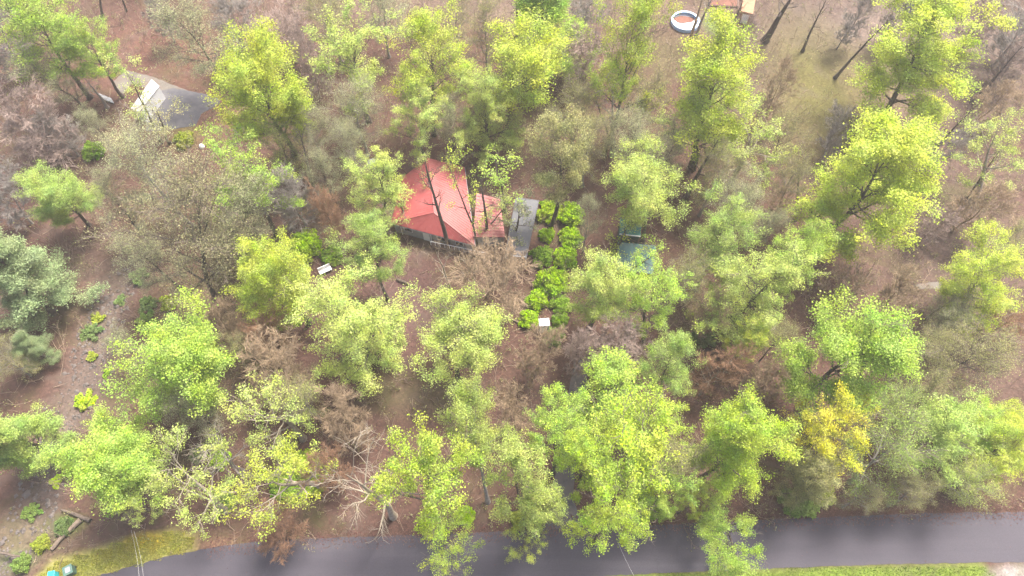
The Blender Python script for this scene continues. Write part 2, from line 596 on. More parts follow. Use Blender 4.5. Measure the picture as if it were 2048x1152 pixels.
H0 = 16.0
KIND = dict(
    d=dict(R=4.5, t0=.36, K=(20, 8, 7), el=(24, 78), lpt=62, s=(.03, .088), sig=.25, tr=.25, keep=.68),
    e=dict(R=4.5, t0=.26, K=(24, 8, 7), el=(14, 76), lpt=64, s=(.032, .09), sig=.25, tr=.25, keep=.95),
    s=dict(R=4.7, t0=.34, K=(15, 8, 6), el=(24, 76), lpt=52, s=(.04, .1), sig=.21, tr=.26, keep=.6),
    f=dict(R=4.7, t0=.16, K=(22, 8, 8), el=(32, 79), lpt=50, s=(.03, .08), sig=.18, tr=.25, keep=.9),
    t=dict(R=4.7, t0=.3, K=(20, 9, 8), el=(26, 78), lpt=17, s=(.03, .075), sig=.3, tr=.22, keep=.75),
    b=dict(R=4.8, t0=.16, K=(18, 9, 9), el=(25, 76), lpt=0, s=(.1, .1), sig=.2, tr=.2, keep=1.0),
    o=dict(R=4.4, t0=.1, K=(30, 8, 6), el=(8, 68), lpt=66, s=(.032, .095), sig=.26, tr=.26, keep=1.0),
    a=dict(R=4.8, t0=.24, K=(12, 7, 5), el=(18, 72), lpt=38, s=(.04, .095), sig=.2, tr=.28, keep=.5),
    w=dict(R=4.8, t0=.18, K=(9, 6, 5), el=(20, 74), lpt=0, s=(.1, .1), sig=.2, tr=.3, keep=1.0),
    z=dict(R=3.0, t0=.3, K=(9, 5, 4), el=(30, 72), lpt=13, s=(.05, .11), sig=.2, tr=.16, keep=.6),
    c=dict(R=4.2, t0=.55, K=(15, 8, 7), el=(12, 74), lpt=44, s=(.035, .09), sig=.25, tr=.26, keep=.85),
    p=dict(R=2.6, t0=.45, K=(9, 4, 4), el=(25, 65), lpt=0, s=(.1, .1), sig=.2, tr=.3, keep=1.0),
)
CF = dict(d=.68, s=.70, f=.84, t=.74, b=.84, o=.92, p=.6, z=.74, c=.5, a=.76, w=.82, e=.74)


def make_tree(kind, seed):
    k = KIND[kind]
    rng = np.random.default_rng(seed)
    h = H0 * 0.93
    tp = grow(np.zeros((1, 3)), np.array([[rng.normal(0, .04), rng.normal(0, .04), 1.0]]), np.array([h]), 12, rng, 0.05 if kind != 'p' else .022, 0.25)
    tr = k['tr'] * (1 - np.linspace(0, 1, 12) ** 1.1 * 0.9)
    tr[0] *= 1.45
    K1, K2, K3 = k['K']
    t0 = k['t0']
    t = t0 + (0.98 - t0) * (np.arange(K1) + rng.uniform(.1, .9, K1)) / K1
    if kind in 'fb': t = t0 + (0.95 - t0) * ((t - t0) / (1 - t0)) ** 1.5
    f = t * 11
    i = np.clip(f.astype(int), 0, 10)
    st = tp[0, i] + (tp[0, i + 1] - tp[0, i]) * (f - i)[:, None]
    az = np.arange(K1) * 2.4 + rng.uniform(-.5, .5, K1)
    q = (t - t0) / (1 - t0)
    el = np.radians(k['el'][0] + (k['el'][1] - k['el'][0]) * q ** 1.1 + rng.uniform(-8, 8, K1))
    reach = k['R'] * np.sqrt(np.clip(1 - ((q - .3) / .85) ** 2, .12, 1))
    if kind == 'o': reach = k['R'] * np.clip(1.08 - 0.85 * q, .2, 1)
    ln = reach / np.maximum(np.cos(el), .5) * rng.uniform(.68, 1.12, K1) * 0.8
    d = np.stack([np.cos(az) * np.cos(el), np.sin(az) * np.cos(el), np.sin(el)], 1)
    up = .6 if kind != 'o' else .15
    L1 = grow(st, d, ln, 7, rng, .11, up)
    r1 = np.interp(t, np.linspace(0, 1, 12), tr)[:, None] * .55 * (1 - np.linspace(0, .88, 7))[None]
    L2, l2 = spawn(L1, ln, K2, .22, (.45, 1.05), .48, 5, rng, .14, .3)
    r2 = np.repeat(np.interp(np.linspace(.22, 1, K2), np.linspace(0, 1, 7), np.linspace(1, .2, 7))[None] * r1[:, :1], 1, 0).reshape(-1, 1) * .5
    r2 = np.maximum(r2, .018) * (1 - np.linspace(0, .75, 5))[None]
    tw = 1.0 if kind in 'bpw' else .8
    L3, l3 = spawn(L2, l2, K3, .15, (.35, .95), .62 * tw, 4, rng, .16, .35 if kind != 'b' else .6)
    r3 = np.broadcast_to(np.array([.017, .014, .011, .006]) * (1.7 if kind == 'b' else 1), (len(L3), 4))
    trunk = [tubes(tp, tr[None], 9) + (0,), tubes(L1, r1, 6) + (0,), tubes(L2, r2, 4) + (0,)]
    crown = [tubes(L3, r3, 3) + (0,)]
    if kind == 'b':
        L4, l4 = spawn(L3, l3, 5, .1, (.25, .7), .75, 4, rng, .14, .4)
        crown.append(tubes(L4, np.broadcast_to(np.array([.02, .017, .013, .007]), (len(L4), 4)), 3) + (0,))
    if k['lpt']:
        on = (np.repeat(rng.random(len(L2)), K3) < k['keep'] ** .6) & (rng.random(len(L3)) < k['keep'] ** .4)
        Q = L3[on]
        n = k['lpt']
        tt = rng.uniform(.15, 1.08, (len(Q), n)) * 3
        ix = np.clip(tt.astype(int), 0, 2)
        rr = np.arange(len(Q))[:, None]
        C = Q[rr, ix] + (Q[rr, ix + 1] - Q[rr, ix]) * (tt - ix)[..., None]
        C = (C + rng.normal(0, k['sig'], C.shape)).reshape(-1, 3)
        crown.append(leaves(C, rng, *k['s']) + (1,))
    return (npmesh('trunk', trunk, [BARK]), npmesh('crown', crown, [TWIG, LEAF] if k['lpt'] else [BARK, LEAF]))


PROTO = {}
NPROTO = dict(d=7, s=6, f=5, t=6, b=5, o=3, p=3, z=3, c=3, a=3, w=3, e=5)
for kk, n in NPROTO.items():
    PROTO[kk] = [make_tree(kk, 100 * (ord(kk) % 17) + j) for j in range(n)]

LC = dict(Y=(.44, .54, .105), G=(.365, .52, .115), M=(.4, .54, .095), L=(.41, .51, .15), P=(.345, .375, .215), O=(.315, .325, .145), Q=(.255, .25, .14),
          B=(.28, .365, .19), X=(.53, .54, .085), D=(.15, .2, .07), K=(.345, .47, .14),
          tan=(.34, .26, .18), pink=(.33, .26, .235), grey=(.28, .26, .245), rust=(.31, .19, .125), ivory=(.4, .35, .28), pale=(.33, .295, .24), dark=(.1, .085, .08))
PRIOR = dict(d=18, s=16.5, f=16, t=15, b=14, o=15, z=11, c=19, a=16, w=15, e=17)
LEAFY, BARE = 'spring trees in leaf in the wood', 'bare trees in the wood'
# kind, crown centre x, y, width, height in the photograph's pixels, colour, label, options
TREES = [
    ('d', 88, 70, 170, 185, 'G', 'light green tree in the far left corner of the wood', {}),
    ('s', 188, 95, 100, 130, 'G', 'lacy fresh green tree left of the gravel path', {}),
    ('t', 95, 150, 150, 110, 'P', 'dull grey-green twiggy tree under the light green corner tree', {}),
    ('b', 45, 235, 190, 220, 'pink', 'wide pinkish grey bare tree at the left edge', {}),
    ('z', 248, 172, 105, 110, 'L', 'fine-leaved pale green tree overhanging the white panel roof', {}),
    ('t', 390, 62, 175, 150, 'P', 'large pale tan budding tree above the red bank', {'tw': 'pale'}),
    ('b', 565, 55, 120, 120, 'pink', 'pinkish bare tree between the tan budding tree and yellow-green tree', {}),
    ('t', 650, 25, 110, 90, 'O', 'olive budding tree at the top edge left of centre', {}),
    ('e', 527, 165, 175, 210, 'Y', 'yellow-green tree just right of the dark forecourt', {}),
    ('t', 565, 290, 100, 80, 'L', 'small light tree at the foot of the yellow-green forecourt tree', {}),
    ('s', 705, 115, 165, 195, 'L', 'tall soft-green tree standing between two yellow-green trees', {}),
    ('t', 700, 215, 130, 140, 'P', 'grey-green budding tree with long trunk left of the house', {}),
    ('d', 862, 112, 148, 180, 'Y', 'pointed yellow-green tree behind the red roof', {}),
    ('s', 840, 245, 125, 120, 'L', 'soft light green tree touching the top of the red roof', {}),
    ('t', 695, 300, 85, 110, 'P', 'slim grey-green tree left of the pale spot', {}),
    ('c', 1035, 125, 165, 170, 'Y', 'yellow-topped tree on a thick dark trunk above the house', {'base': (1064, 248), 'fat': 2.0}),
    ('o', 1097, 42, 140, 120, 'G', 'full green tree at the top edge in the middle', {}),
    ('t', 970, 58, 90, 110, 'O', 'small olive tree left of the full green top tree', {}),
    ('f', 980, 230, 135, 150, 'L', 'pale green tree behind the right end of the red roof', {}),
    ('d', 1262, 85, 160, 155, 'Y', 'bright yellow-green tree left of the round pool', {'base': (1225, 300), 'fat': 1.3}),
    ('z', 1207, 190, 70, 110, 'Y', 'narrow yellow sapling beside the bright poolside tree', {}),
    ('t', 1150, 205, 100, 120, 'O', 'olive twiggy tree right of the thick dark trunk', {}),
    ('d', 1432, 158, 180, 160, 'Y', 'broad yellow-green tree in front of the round pool', {}),
    ('s', 1395, 250, 150, 130, 'L', 'hazy green tree below the broad pool tree', {}),
    ('e', 1850, 118, 255, 190, 'Y', 'leaning wide yellow-green tree beyond the olive lawn', {'base': (1757, 228), 'fat': 1.4}),
    ('a', 1505, 285, 165, 165, 'L', 'open yellowish tree with pale limbs left of the olive lawn', {'tr': 'pale'}),
    ('b', 1550, 180, 95, 100, 'tan', 'tan bare twiggy tree at the edge of the olive lawn', {}),
    ('t', 1445, 345, 130, 110, 'O', 'dull olive tree between two light green trees right of the hedge', {}),
    ('d', 1296, 362, 138, 160, 'L', 'light green tree standing behind the teal shed', {}),
    ('e', 1738, 370, 255, 260, 'Y', 'largest brilliant yellow-green tree on the right side', {}),
    ('b', 1672, 262, 75, 80, 'grey', 'small grey bare tree on the olive lawn edge', {}),
    ('b', 2000, 205, 110, 110, 'tan', 'pale tan bare tree at the right edge', {}),
    ('a', 1990, 300, 165, 150, 'L', 'thin pale green tree with white limbs at the right edge', {'tr': 'pale'}),
    ('d', 1445, 470, 145, 140, 'K', 'mid green tree right of the teal shed', {}),
    ('d', 1592, 515, 130, 160, 'G', 'fresh green tree below the largest yellow-green tree', {}),
    ('f', 1500, 600, 225, 160, 'L', 'wide lacy light green tree in the middle of the right wood', {}),
    ('z', 1264, 462, 100, 90, 'Y', 'thin yellowish sapling leaning over the teal shed roof', {'h': 7}),
    ('d', 1205, 572, 120, 125, 'L', 'pale green tree right of the hedge row', {}),
    ('s', 1312, 590, 120, 140, 'G', 'bright green tree in front of the blue-grey tarp roof', {}),
    ('t', 1375, 560, 90, 120, 'O', 'olive tree right of the blue-grey tarp roof', {}),
    ('f', 1965, 560, 175, 155, 'Y', 'feathery yellow-green tree on a leaning white trunk', {'tr': 'pale'}),
    ('t', 1945, 715, 185, 140, 'O', 'dull olive-yellow tree below the feathery leaning tree', {}),
    ('e', 1698, 718, 250, 205, 'G', 'huge green tree behind the golden tree', {}),
    ('b', 1795, 590, 110, 120, 'tan', 'tan bare bush-like tree beside the short grey path', {}),
    ('b', 2020, 650, 110, 110, 'rust', 'rusty bare tree at the right edge above the olive-yellow tree', {}),
    ('d', 1335, 725, 100, 120, 'K', 'small mid green tree right of the driveway top', {}),
    ('b', 1240, 690, 110, 110, 'pink', 'pinkish bare tree right of the white box', {}),
    ('b', 1440, 745, 120, 115, 'rust', 'rust brown bare tree left of the huge green tree', {'tr': 'pale'}),
    ('s', 1490, 680, 80, 110, 'Y', 'small open yellowish tree under the wide lacy tree', {}),
    ('c', 1120, 312, 112, 95, 'O', 'tan-green budding tree on a tall bare trunk behind the hedge', {'base': (1098, 438)}),
    ('z', 1003, 352, 85, 105, 'G', 'thin bright green tree in front of the grey flat roof', {'h': 12}),
    ('z', 932, 375, 75, 110, 'Y', 'slender yellowish tree growing up before the red roof', {'base': (936, 492), 'sparse': 1}),
    ('s', 750, 372, 115, 110, 'L', 'open green tree at the left corner of the red roof', {}),
    ('d', 738, 492, 140, 125, 'K', 'olive green tree left of the house front', {}),
    ('e', 556, 562, 158, 160, 'Y', 'bright fan-shaped yellow-green tree left of the house clearing', {}),
    ('f', 703, 655, 210, 210, 'L', 'large pale fan-shaped tree below the white bench', {}),
    ('s', 507, 345, 195, 140, 'G', 'bright green spreading tree below the dark forecourt', {}),
    ('b', 580, 400, 120, 110, 'grey', 'grey bare tree right of the bright spreading tree', {}),
    ('t', 305, 325, 215, 150, 'P', 'broad grey-green budding tree below the white panel roof', {}),
    ('t', 345, 455, 290, 200, 'Q', 'very wide olive-brown budding tree left of the bright fan-shaped tree', {}),
    ('t', 300, 520, 150, 100, 'P', 'low grey-green budding tree at the head of the creek', {}),
    ('t', 460, 490, 130, 140, 'Q', 'olive-brown tree against the bright fan-shaped tree', {}),
    ('e', 122, 393, 140, 185, 'K', 'full mid green tree on the left above the creek', {}),
    ('t', 188, 250, 80, 75, 'P', 'small grey-green tree left of the broad budding tree', {}),
    ('o', 50, 560, 220, 260, 'B', 'big blue-green tree at the left edge', {}),
    ('t', 15, 715, 110, 130, 'O', 'brownish olive tree at the left edge below the blue-green tree', {}),
    ('o', 70, 700, 80, 90, 'B', 'small dark blue-green tree on the creek bank', {}),
    ('o', 45, 885, 200, 240, 'K', 'big bushy green tree at the lower left edge', {'h': 13}),
    ('e', 352, 722, 190, 165, 'G', 'round yellow-green tree right of the creek', {}),
    ('e', 215, 922, 190, 245, 'G', 'vivid full green tree above the grass verge', {}),
    ('t', 378, 830, 130, 100, 'P', 'hazy pale tree between the round yellow-green tree and vivid green tree', {}),
    ('b', 538, 665, 125, 90, 'rust', 'russet bare tree under the bright fan-shaped tree', {}),
    ('b', 560, 745, 160, 115, 'tan', 'golden tan bare tree in the lower left wood', {}),
    ('a', 540, 825, 200, 120, 'L', 'open light tree below the golden tan bare tree', {'tr': 'pale'}),
    ('a', 385, 960, 190, 170, 'L', 'thin yellowish tree right of the vivid full green tree', {'tr': 'pale'}),
    ('a', 545, 965, 215, 190, 'Y', 'white-limbed open tree above the dark green shrubs', {'tr': 'pale'}),
    ('w', 712, 968, 175, 235, 'pale', 'white-limbed bare tree leaning over the road edge', {'tr': 'ivory'}),
    ('s', 848, 968, 185, 290, 'M', 'tall bright yellow-green tree overhanging the road left of the driveway', {}),
    ('c', 955, 845, 120, 140, 'L', 'olive-yellow tree on a pale bare trunk left of the driveway', {'base': (965, 1008), 'tr': 'grey'}),
    ('s', 1040, 965, 115, 235, 'L', 'narrow light green tree beside the driveway mouth', {}),
    ('s', 1118, 850, 115, 160, 'G', 'bright green tree leaning over the driveway from the left', {}),
    ('s', 1215, 775, 150, 130, 'G', 'bright green tree over the upper driveway', {}),
    ('s', 1245, 890, 185, 170, 'M', 'dense bright tree right of the driveway', {}),
    ('s', 1215, 1012, 150, 180, 'M', 'yellow-green tree at the corner of driveway and road', {}),
    ('t', 1365, 915, 120, 170, 'O', 'olive thin tree left of the brilliant roadside tree', {}),
    ('s', 1330, 985, 120, 130, 'G', 'small fresh green tree on the road bank right of the driveway', {}),
    ('e', 1483, 895, 180, 255, 'M', 'brilliant light green tree standing by the road', {}),
    ('s', 1440, 1078, 115, 150, 'G', 'drooping light green tree hanging over the road', {'base': (1440, 1024), 'fix': 1}),
    ('s', 1650, 868, 165, 180, 'X', 'golden yellow tree standing by the road', {'h': 14}),
    ('f', 1618, 955, 115, 125, 'O', 'olive-gold low tree below the golden yellow tree', {}),
    ('t', 1775, 905, 170, 190, 'K', 'olive green thin tree right of the golden tree', {}),
    ('d', 1880, 870, 140, 190, 'K', 'soft green tree near the lower right corner', {}),
    ('f', 1995, 890, 150, 220, 'Y', 'bright yellow-green tree at the lower right edge', {}),
    ('d', 922, 668, 165, 140, 'L', 'pale green tree below the brown twiggy tree', {'h': 11}),
    ('b', 985, 560, 150, 115, 'tan', 'brown bare tree spreading in front of the grey flat roof', {'lean': (.35, -.05)}),
    ('w', 885, 525, 95, 85, 'tan', 'rust twiggy tree in front of the house wall', {'tr': 'pale'}),
    ('w', 950, 515, 90, 80, 'tan', 'white-limbed small bare tree at the house wall', {'tr': 'pale'}),
    ('b', 1080, 712, 100, 95, 'tan', 'tan bare tree just below the white box', {}),
    ('b', 1165, 705, 75, 80, 'pink', 'slight bare tree left of the pinkish bare tree', {}),
    ('b', 690, 835, 110, 90, 'tan', 'brown bare tree in the lower clearing', {}),
    ('b', 1030, 815, 80, 80, 'tan', 'tan bare tree left of the upper driveway', {}),
    ('b', 10, 85, 120, 130, 'grey', 'grey bare tree at the far left edge', {}),
    ('b', 2030, 60, 130, 130, 'grey', 'grey bare tree in the far right corner', {}),
    ('t', 1255, 270, 90, 110, 'P', 'pale budding tree around the leaning poolside trunk', {}),
    ('t', 770, 20, 100, 90, 'P', 'pale budding tree at the top edge above the house', {}),
    ('t', 905, 20, 90, 80, 'O', 'low olive tree at the top edge behind the pointed yellow-green tree', {}),
    ('t', 1580, 350, 90, 100, 'O', 'small olive tree left of the largest yellow-green tree', {}),
    ('t', 1100, 100, 110, 100, 'K', 'soft green tree below the full green top tree', {}),
    ('b', 440, 640, 110, 90, 'tan', 'faint tan bare tree above the round yellow-green tree', {}),
    ('b', 1530, 760, 90, 90, 'tan', 'tan bare tree above the brilliant roadside tree', {}),
    ('t', 1780, 810, 130, 90, 'K', 'low green tree under the right side of the huge tree', {}),
    ('z', 860, 338, 70, 80, 'L', 'thin light sapling leaning over the top of the red roof', {'h': 9, 'sparse': 1}),
    ('z', 800, 400, 80, 80, 'L', 'yellowish sapling along the left edge of the red roof', {'h': 8, 'sparse': 1}),
    ('t', 1900, 640, 90, 80, 'P', 'grey-green young tree at the foot of the leaning white trunk', {}),
    ('z', 990, 425, 70, 80, 'L', 'thin grey-limbed sapling between the red wing and grey roof', {'h': 8, 'sparse': 1}),
    ('z', 325, 232, 90, 80, 'O', 'fine twiggy young tree over the dark forecourt', {'h': 8}),
    ('z', 1028, 432, 95, 95, 'P', 'grey-green young tree spreading over the grey flat roof', {'h': 9}),
    ('s', 1168, 930, 95, 150, 'M', 'yellowish tree overhanging the lower driveway', {}),
    ('z', 1288, 512, 85, 75, 'G', 'lacy sapling over the blue-grey tarp roof', {'h': 7}),
    ('s', 1085, 1010, 80, 120, 'L', 'small pale tree at the left side of the driveway mouth', {}),
    ('d', 1955, 850, 130, 150, 'G', 'fresh green tree behind the bright lower right edge tree', {}),
    ('d', 2035, 850, 100, 160, 'Y', 'bright lime tree cut by the right edge above the road', {}),
    ('t', 1850, 700, 100, 100, 'O', 'olive tree between the huge green tree and dull olive-yellow tree', {}),
    ('t', 1570, 270, 100, 110, 'O', 'thin olive tree at the left edge of the olive lawn', {}),
    ('t', 1330, 300, 100, 90, 'P', 'pale thin tree behind the light green shed tree', {}),
    ('t', 1535, 450, 90, 90, 'P', 'grey-green thin tree between the mid green and fresh green trees', {}),
    ('t', 905, 255, 80, 90, 'P', 'thin pale tree behind the red roof peak', {}),
    ('t', 490, 700, 90, 80, 'O', 'olive thin tree right of the round yellow-green tree', {}),
    ('t', 1905, 600, 90, 80, 'P', 'pale thin tree left of the feathery leaning tree', {}),
    ('a', 905, 1082, 105, 100, 'M', 'small light tree leaning out over the road left of the driveway', {'base': (902, 1042), 'fix': 1}),
    ('a', 1062, 1082, 80, 90, 'Y', 'thin yellowish tree leaning over the road at the driveway mouth', {'base': (1062, 1042), 'fix': 1}),
    ('b', 1175, 30, 90, 90, 'grey', 'grey bare tree at the top edge right of the full green tree', {}),
    ('b', 1480, 85, 80, 80, 'pink', 'slight pinkish bare tree below the tan hut', {}),
    ('b', 620, 120, 90, 110, 'pink', 'pinkish thin tree between the yellow-green forecourt tree and soft-green tree', {}),
    ('b', 320, 15, 90, 80, 'grey', 'grey bare tree at the top edge left of the large tan budding tree', {}),
    ('b', 2020, 130, 90, 90, 'pink', 'pinkish bare tree at the right edge above the pale tan bare tree', {}),
    ('b', 1560, 420, 80, 80, 'tan', 'tan thin tree beside the dark bare stem', {}),
    ('b', 950, 190, 80, 90, 'tan', 'tan thin tree left of the thick dark trunk', {}),
    ('t', 1180, 440, 60, 70, 'P', 'small pale sapling on the dirt lane', {}),
    ('t', 620, 240, 90, 120, 'P', 'slim pale tree between the forecourt tree and soft-green tree', {}),
    ('b', 1890, 300, 120, 130, 'grey', 'grey bare tree between the two biggest right-hand yellow-green trees', {}),
    ('b', 1965, 420, 140, 110, 'tan', 'tan bare tree above the feathery leaning tree', {}),
    ('b', 1872, 450, 90, 100, 'pink', 'pinkish bare tree right of the largest yellow-green tree', {}),
    ('t', 2025, 480, 80, 90, 'O', 'olive thin tree at the right edge above the feathery tree', {}),
    ('b', 1690, 575, 100, 90, 'tan', 'tan bare tree under the largest yellow-green tree', {}),
    ('t', 1850, 800, 130, 90, 'O', 'olive thin tree right of the huge green tree', {}),
    ('t', 1935, 960, 120, 110, 'L', 'light thin tree on the road bank near the lower right corner', {}),
    ('t', 1825, 975, 100, 90, 'O', 'olive young tree on the bank right of the golden tree', {}),
    ('t', 1720, 985, 90, 80, 'O', 'olive sapling just right below the golden tree', {}),
    ('b', 1410, 625, 90, 90, 'tan', 'tan bare tree left of the wide lacy tree', {}),
    ('t', 1185, 290, 90, 100, 'O', 'olive tree left of the grey bare trunk', {}),
    ('b', 1170, 110, 90, 110, 'pink', 'pinkish bare tree right of the full green top tree', {}),
    ('b', 1715, 35, 90, 90, 'grey', 'grey bare tree at the top edge on the tan ground', {}),
    ('b', 1800, 30, 90, 90, 'grey', 'grey bare tree left of the pale outbuilding', {}),
    ('b', 1960, 40, 110, 100, 'pink', 'pinkish bare tree right of the pale outbuilding', {}),
    ('b', 115, 265, 100, 120, 'grey', 'grey bare tree right of the wide pinkish bare tree', {}),
    ('b', 25, 390, 110, 110, 'grey', 'grey bare tree above the big blue-green tree', {}),
    ('t', 235, 400, 110, 110, 'P', 'grey-green tree right of the full mid green tree', {}),
    ('b', 470, 45, 100, 100, 'grey', 'grey bare tree right of the large tan budding tree', {}),
    ('t', 645, 335, 80, 100, 'P', 'pale thin tree left of the slim dark trunk top', {}),
    ('b', 655, 425, 80, 80, 'rust', 'rusty bare tree above the deep green shrub', {}),
    ('b', 560, 1060, 110, 90, 'rust', 'rusty twiggy tree reaching over the road edge', {'h': 8}),
    ('a', 270, 1010, 110, 70, 'L', 'thin light tree hanging over the grass verge', {'h': 10}),
    ('b', 655, 935, 90, 120, 'rust', 'rust bare tree right of the white-limbed open tree', {'tr': 'pale'}),
    ('w', 440, 900, 130, 120, 'pale', 'pale-limbed bare tree between two open yellowish trees', {}),
    ('t', 250, 690, 80, 90, 'P', 'grey-green tree on the right creek bank', {}),
    ('t', 600, 800, 110, 80, 'O', 'olive tree right of the open light tree', {}),
    ('s', 1318, 850, 120, 140, 'M', 'airy yellow-green tree right of the dense driveway tree', {}),
    ('s', 1390, 1000, 90, 100, 'Y', 'airy yellowish tree on the road bank left of the brilliant tree', {}),
    ('t', 1555, 690, 90, 90, 'O', 'olive tree left of the huge green tree', {}),
    ('t', 1480, 400, 100, 90, 'P', 'pale hazy tree above the mid green tree', {}),
    ('t', 480, 430, 130, 110, 'P', 'pale hazy tree under the bright spreading tree', {}),
    ('t', 1290, 210, 110, 110, 'O', 'olive understorey tree beneath the bright poolside tree', {}),
]
rt = random.Random(11)
used = {}


def project(Q):
    """world points (n,3) -> pixels of the photograph"""
    zc = Q[:, 2] - CAM_H
    up = Q[:, 1] * cos(PITCH) + zc * sin(PITCH)
    dep = Q[:, 1] * sin(PITCH) - zc * cos(PITCH)
    return 1024 + FPX * Q[:, 0] / dep, 576 - FPX * up / dep


def sample(me, n=2500):
    v = np.empty(len(me.vertices) * 3, np.float32)
    me.vertices.foreach_get('co', v)
    v = v.reshape(-1, 3)
    return v[::max(1, len(v) // n)].astype(float)


SAMP = {k: [sample(m[1]) for m in v] for k, v in PROTO.items()}


def plant(kind, x, y, w, v, col, label, opt, cat='tree', name=None, group=None):
    cf = CF[kind]
    n = used.get(kind, 0)
    used[kind] = n + 1
    j = n % len(PROTO[kind])
    pr, sm = PROTO[kind][j], SAMP[kind][j]
    rz = rt.uniform(0, 6.28)
    fl = rt.choice((1, -1))
    h = opt.get('h', PRIOR[kind] * rt.uniform(.9, 1.1))
    zc = h * (1 - cf * .45)
    p, t, th = px(x, y, zc)
    D = w * t / FPX
    base = Vector((p.x, p.y, 0))
    lean = opt.get('lean', (0, 0))
    if 'base' in opt:
        base = px(*opt['base'])[0]
        # height at which the ray through the crown's centre passes nearest the base
        c0, c1 = px(x, y, 0)[0], px(x, y, 10)[0]
        e = Vector(((c1 - c0).x, (c1 - c0).y))
        z = 10 * (Vector((base.x - c0.x, base.y - c0.y)).dot(e)) / e.dot(e)
        z = min(max(z, 6.0), 15.0)
        h = min(z / (1 - cf * .45), 24)
        q = px(x, y, z)[0]
        lean = ((q.x - base.x) / z, (q.y - base.y) / z)
        D = w * px(x, y, z)[1] / FPX
    sh, sv = D / (2 * KIND[kind]['R']), h / H0
    rot = Vector((lean[0], lean[1], 1)).to_track_quat('Z', 'Y').to_euler() if lean != (0, 0) else None
    M = np.array(rot.to_matrix()) if rot else np.eye(3)
    M = M @ np.array(Matrix.Rotation(rz, 3, 'Z'))
    for it in range(6):
        Q = (sm * (sh * fl, sh, sv)) @ M.T + np.array(base)
        a, b = project(Q)
        x0, x1, y0, y1 = np.percentile(a, 1.5), np.percentile(a, 98.5), np.percentile(b, 1.5), np.percentile(b, 98.5)
        sh *= min(max(w / (x1 - x0), .85), 1.25)
        sh = min(max(sh, .25), 2.0)
        if 'h' not in opt and 'base' not in opt:
            sv = min(max(sv * (v / (y1 - y0)) ** .7, PRIOR[kind] * .72 / H0), PRIOR[kind] * 1.4 / H0)
            sv = min(max(sv, .62 * sh), (1.3 - .72 * min(abs(x - 1024) / 1024, 1)) * sh + .06)
        if it > 0 and 'base' not in opt: sh *= min(max((v / (y1 - y0)) ** .4, .88), 1.06)
        if 'base' not in opt or (it > 2 and 'fix' not in opt):
            g0, g1 = px(x, y, 8)[0], px((x0 + x1) / 2, (y0 + y1) / 2, 8)[0]
            base = base + Vector(((g0 - g1).x, (g0 - g1).y, 0)) * (1 if 'base' not in opt else .5)
    root = empty(name or ('bare_tree' if kind in 'bpw' else 'leafy_tree'), base)
    if rot: root.rotation_euler = rot
    tag(root, label, cat, group or (BARE if kind in 'bpw' else LEAFY))
    tcol = LC[opt.get('tr', 'grey' if kind in 'btw' and rt.random() < .5 else 'dark')]
    if kind == 'b' and 'tr' not in opt: tcol = LC[col]
    for part, me in zip(('trunk', 'crown'), pr):
        c = bpy.data.objects.new(part, me)
        COL.objects.link(c)
        c.parent = root
        c.rotation_euler = (0, 0, rz)
        f = opt.get('fat', 1.0) if part == 'trunk' else 1
        c.scale = (sh * fl, sh, sv)
        g = 1 + rt.uniform(-.08, .08)
        c.color = (*(tcol if part == 'trunk' else [k * g for k in LC[col]]), 1)
    return root


for row in TREES:
    plant(*row)

# tall bare trunks whose tops leave the frame or stand clear: base pixel and top pixel
POLES = [
    ((1530, 82), (1625, -45), 1.9, 'dark', 'thick dark leaning trunk at the top edge right of the pool'),
    ((1605, 103), (1650, -20), .8, 'dark', 'thin bare tree on the tan ground left of the leaning wide tree'),
    ((1670, 156), (1765, 30), .9, 'dark', 'forked thin bare tree on the far side of the olive lawn'),
    ((1380, 85), (1400, -30), 1.0, 'tan', 'brown bare trunk crossing the round pool'),
    ((1392, 72), (1428, -40), .9, 'grey', 'twin bare trunk just right of the round pool'),
    ((1455, 75), (1480, -10), .5, 'dark', 'thin dark stem between the pool and the tan shed'),
    ((1945, 205), (2050, 90), 1.0, 'dark', 'dark bare trunk right of the leaning wide yellow-green tree'),
    ((1370, 402), (1425, 270), 1.2, 'dark', 'dark leaning trunk right of the light green tree behind the shed'),
    ((1842, 330), (1940, 190), .8, 'dark', 'thin dark bare tree right of the largest yellow-green tree'),
    ((897, 500), (862, 300), 1.1, 'dark', 'dark leaning bare tree crossing the red roof'),
    ((975, 478), (965, 330), .8, 'dark', 'dark bare stem standing before the red wing roof'),
    ((205, 32), (178, -40), .8, 'dark', 'thin dark bare trunk at the top edge on the red bank'),
    ((253, 22), (238, -40), .6, 'dark', 'thinnest bare stem at the top edge on the red bank'),
    ((630, 386), (585, 240), .9, 'dark', 'slim dark trunk right of the bright spreading tree'),
    ((1035, 70), (1030, -30), 1.0, 'dark', 'dark forked trunk left of the full green top tree'),
    ((1590, 440), (1612, 330), .8, 'dark', 'dark bare stem left of the largest yellow-green tree'),
    ((1930, 400), (2010, 300), .6, 'dark', 'fine dark stem below the thin pale tree'),
    ((960, 300), (965, 200), .6, 'dark', 'fine bare stem behind the red roof ridge'),
    ((1225, 310), (1240, 160), 1.3, 'grey', 'grey bare trunk below the yellow sapling'),
    ((215, 215), (180, 150), .9, 'grey', 'pale grey trunk beside the white panel roof'),
]
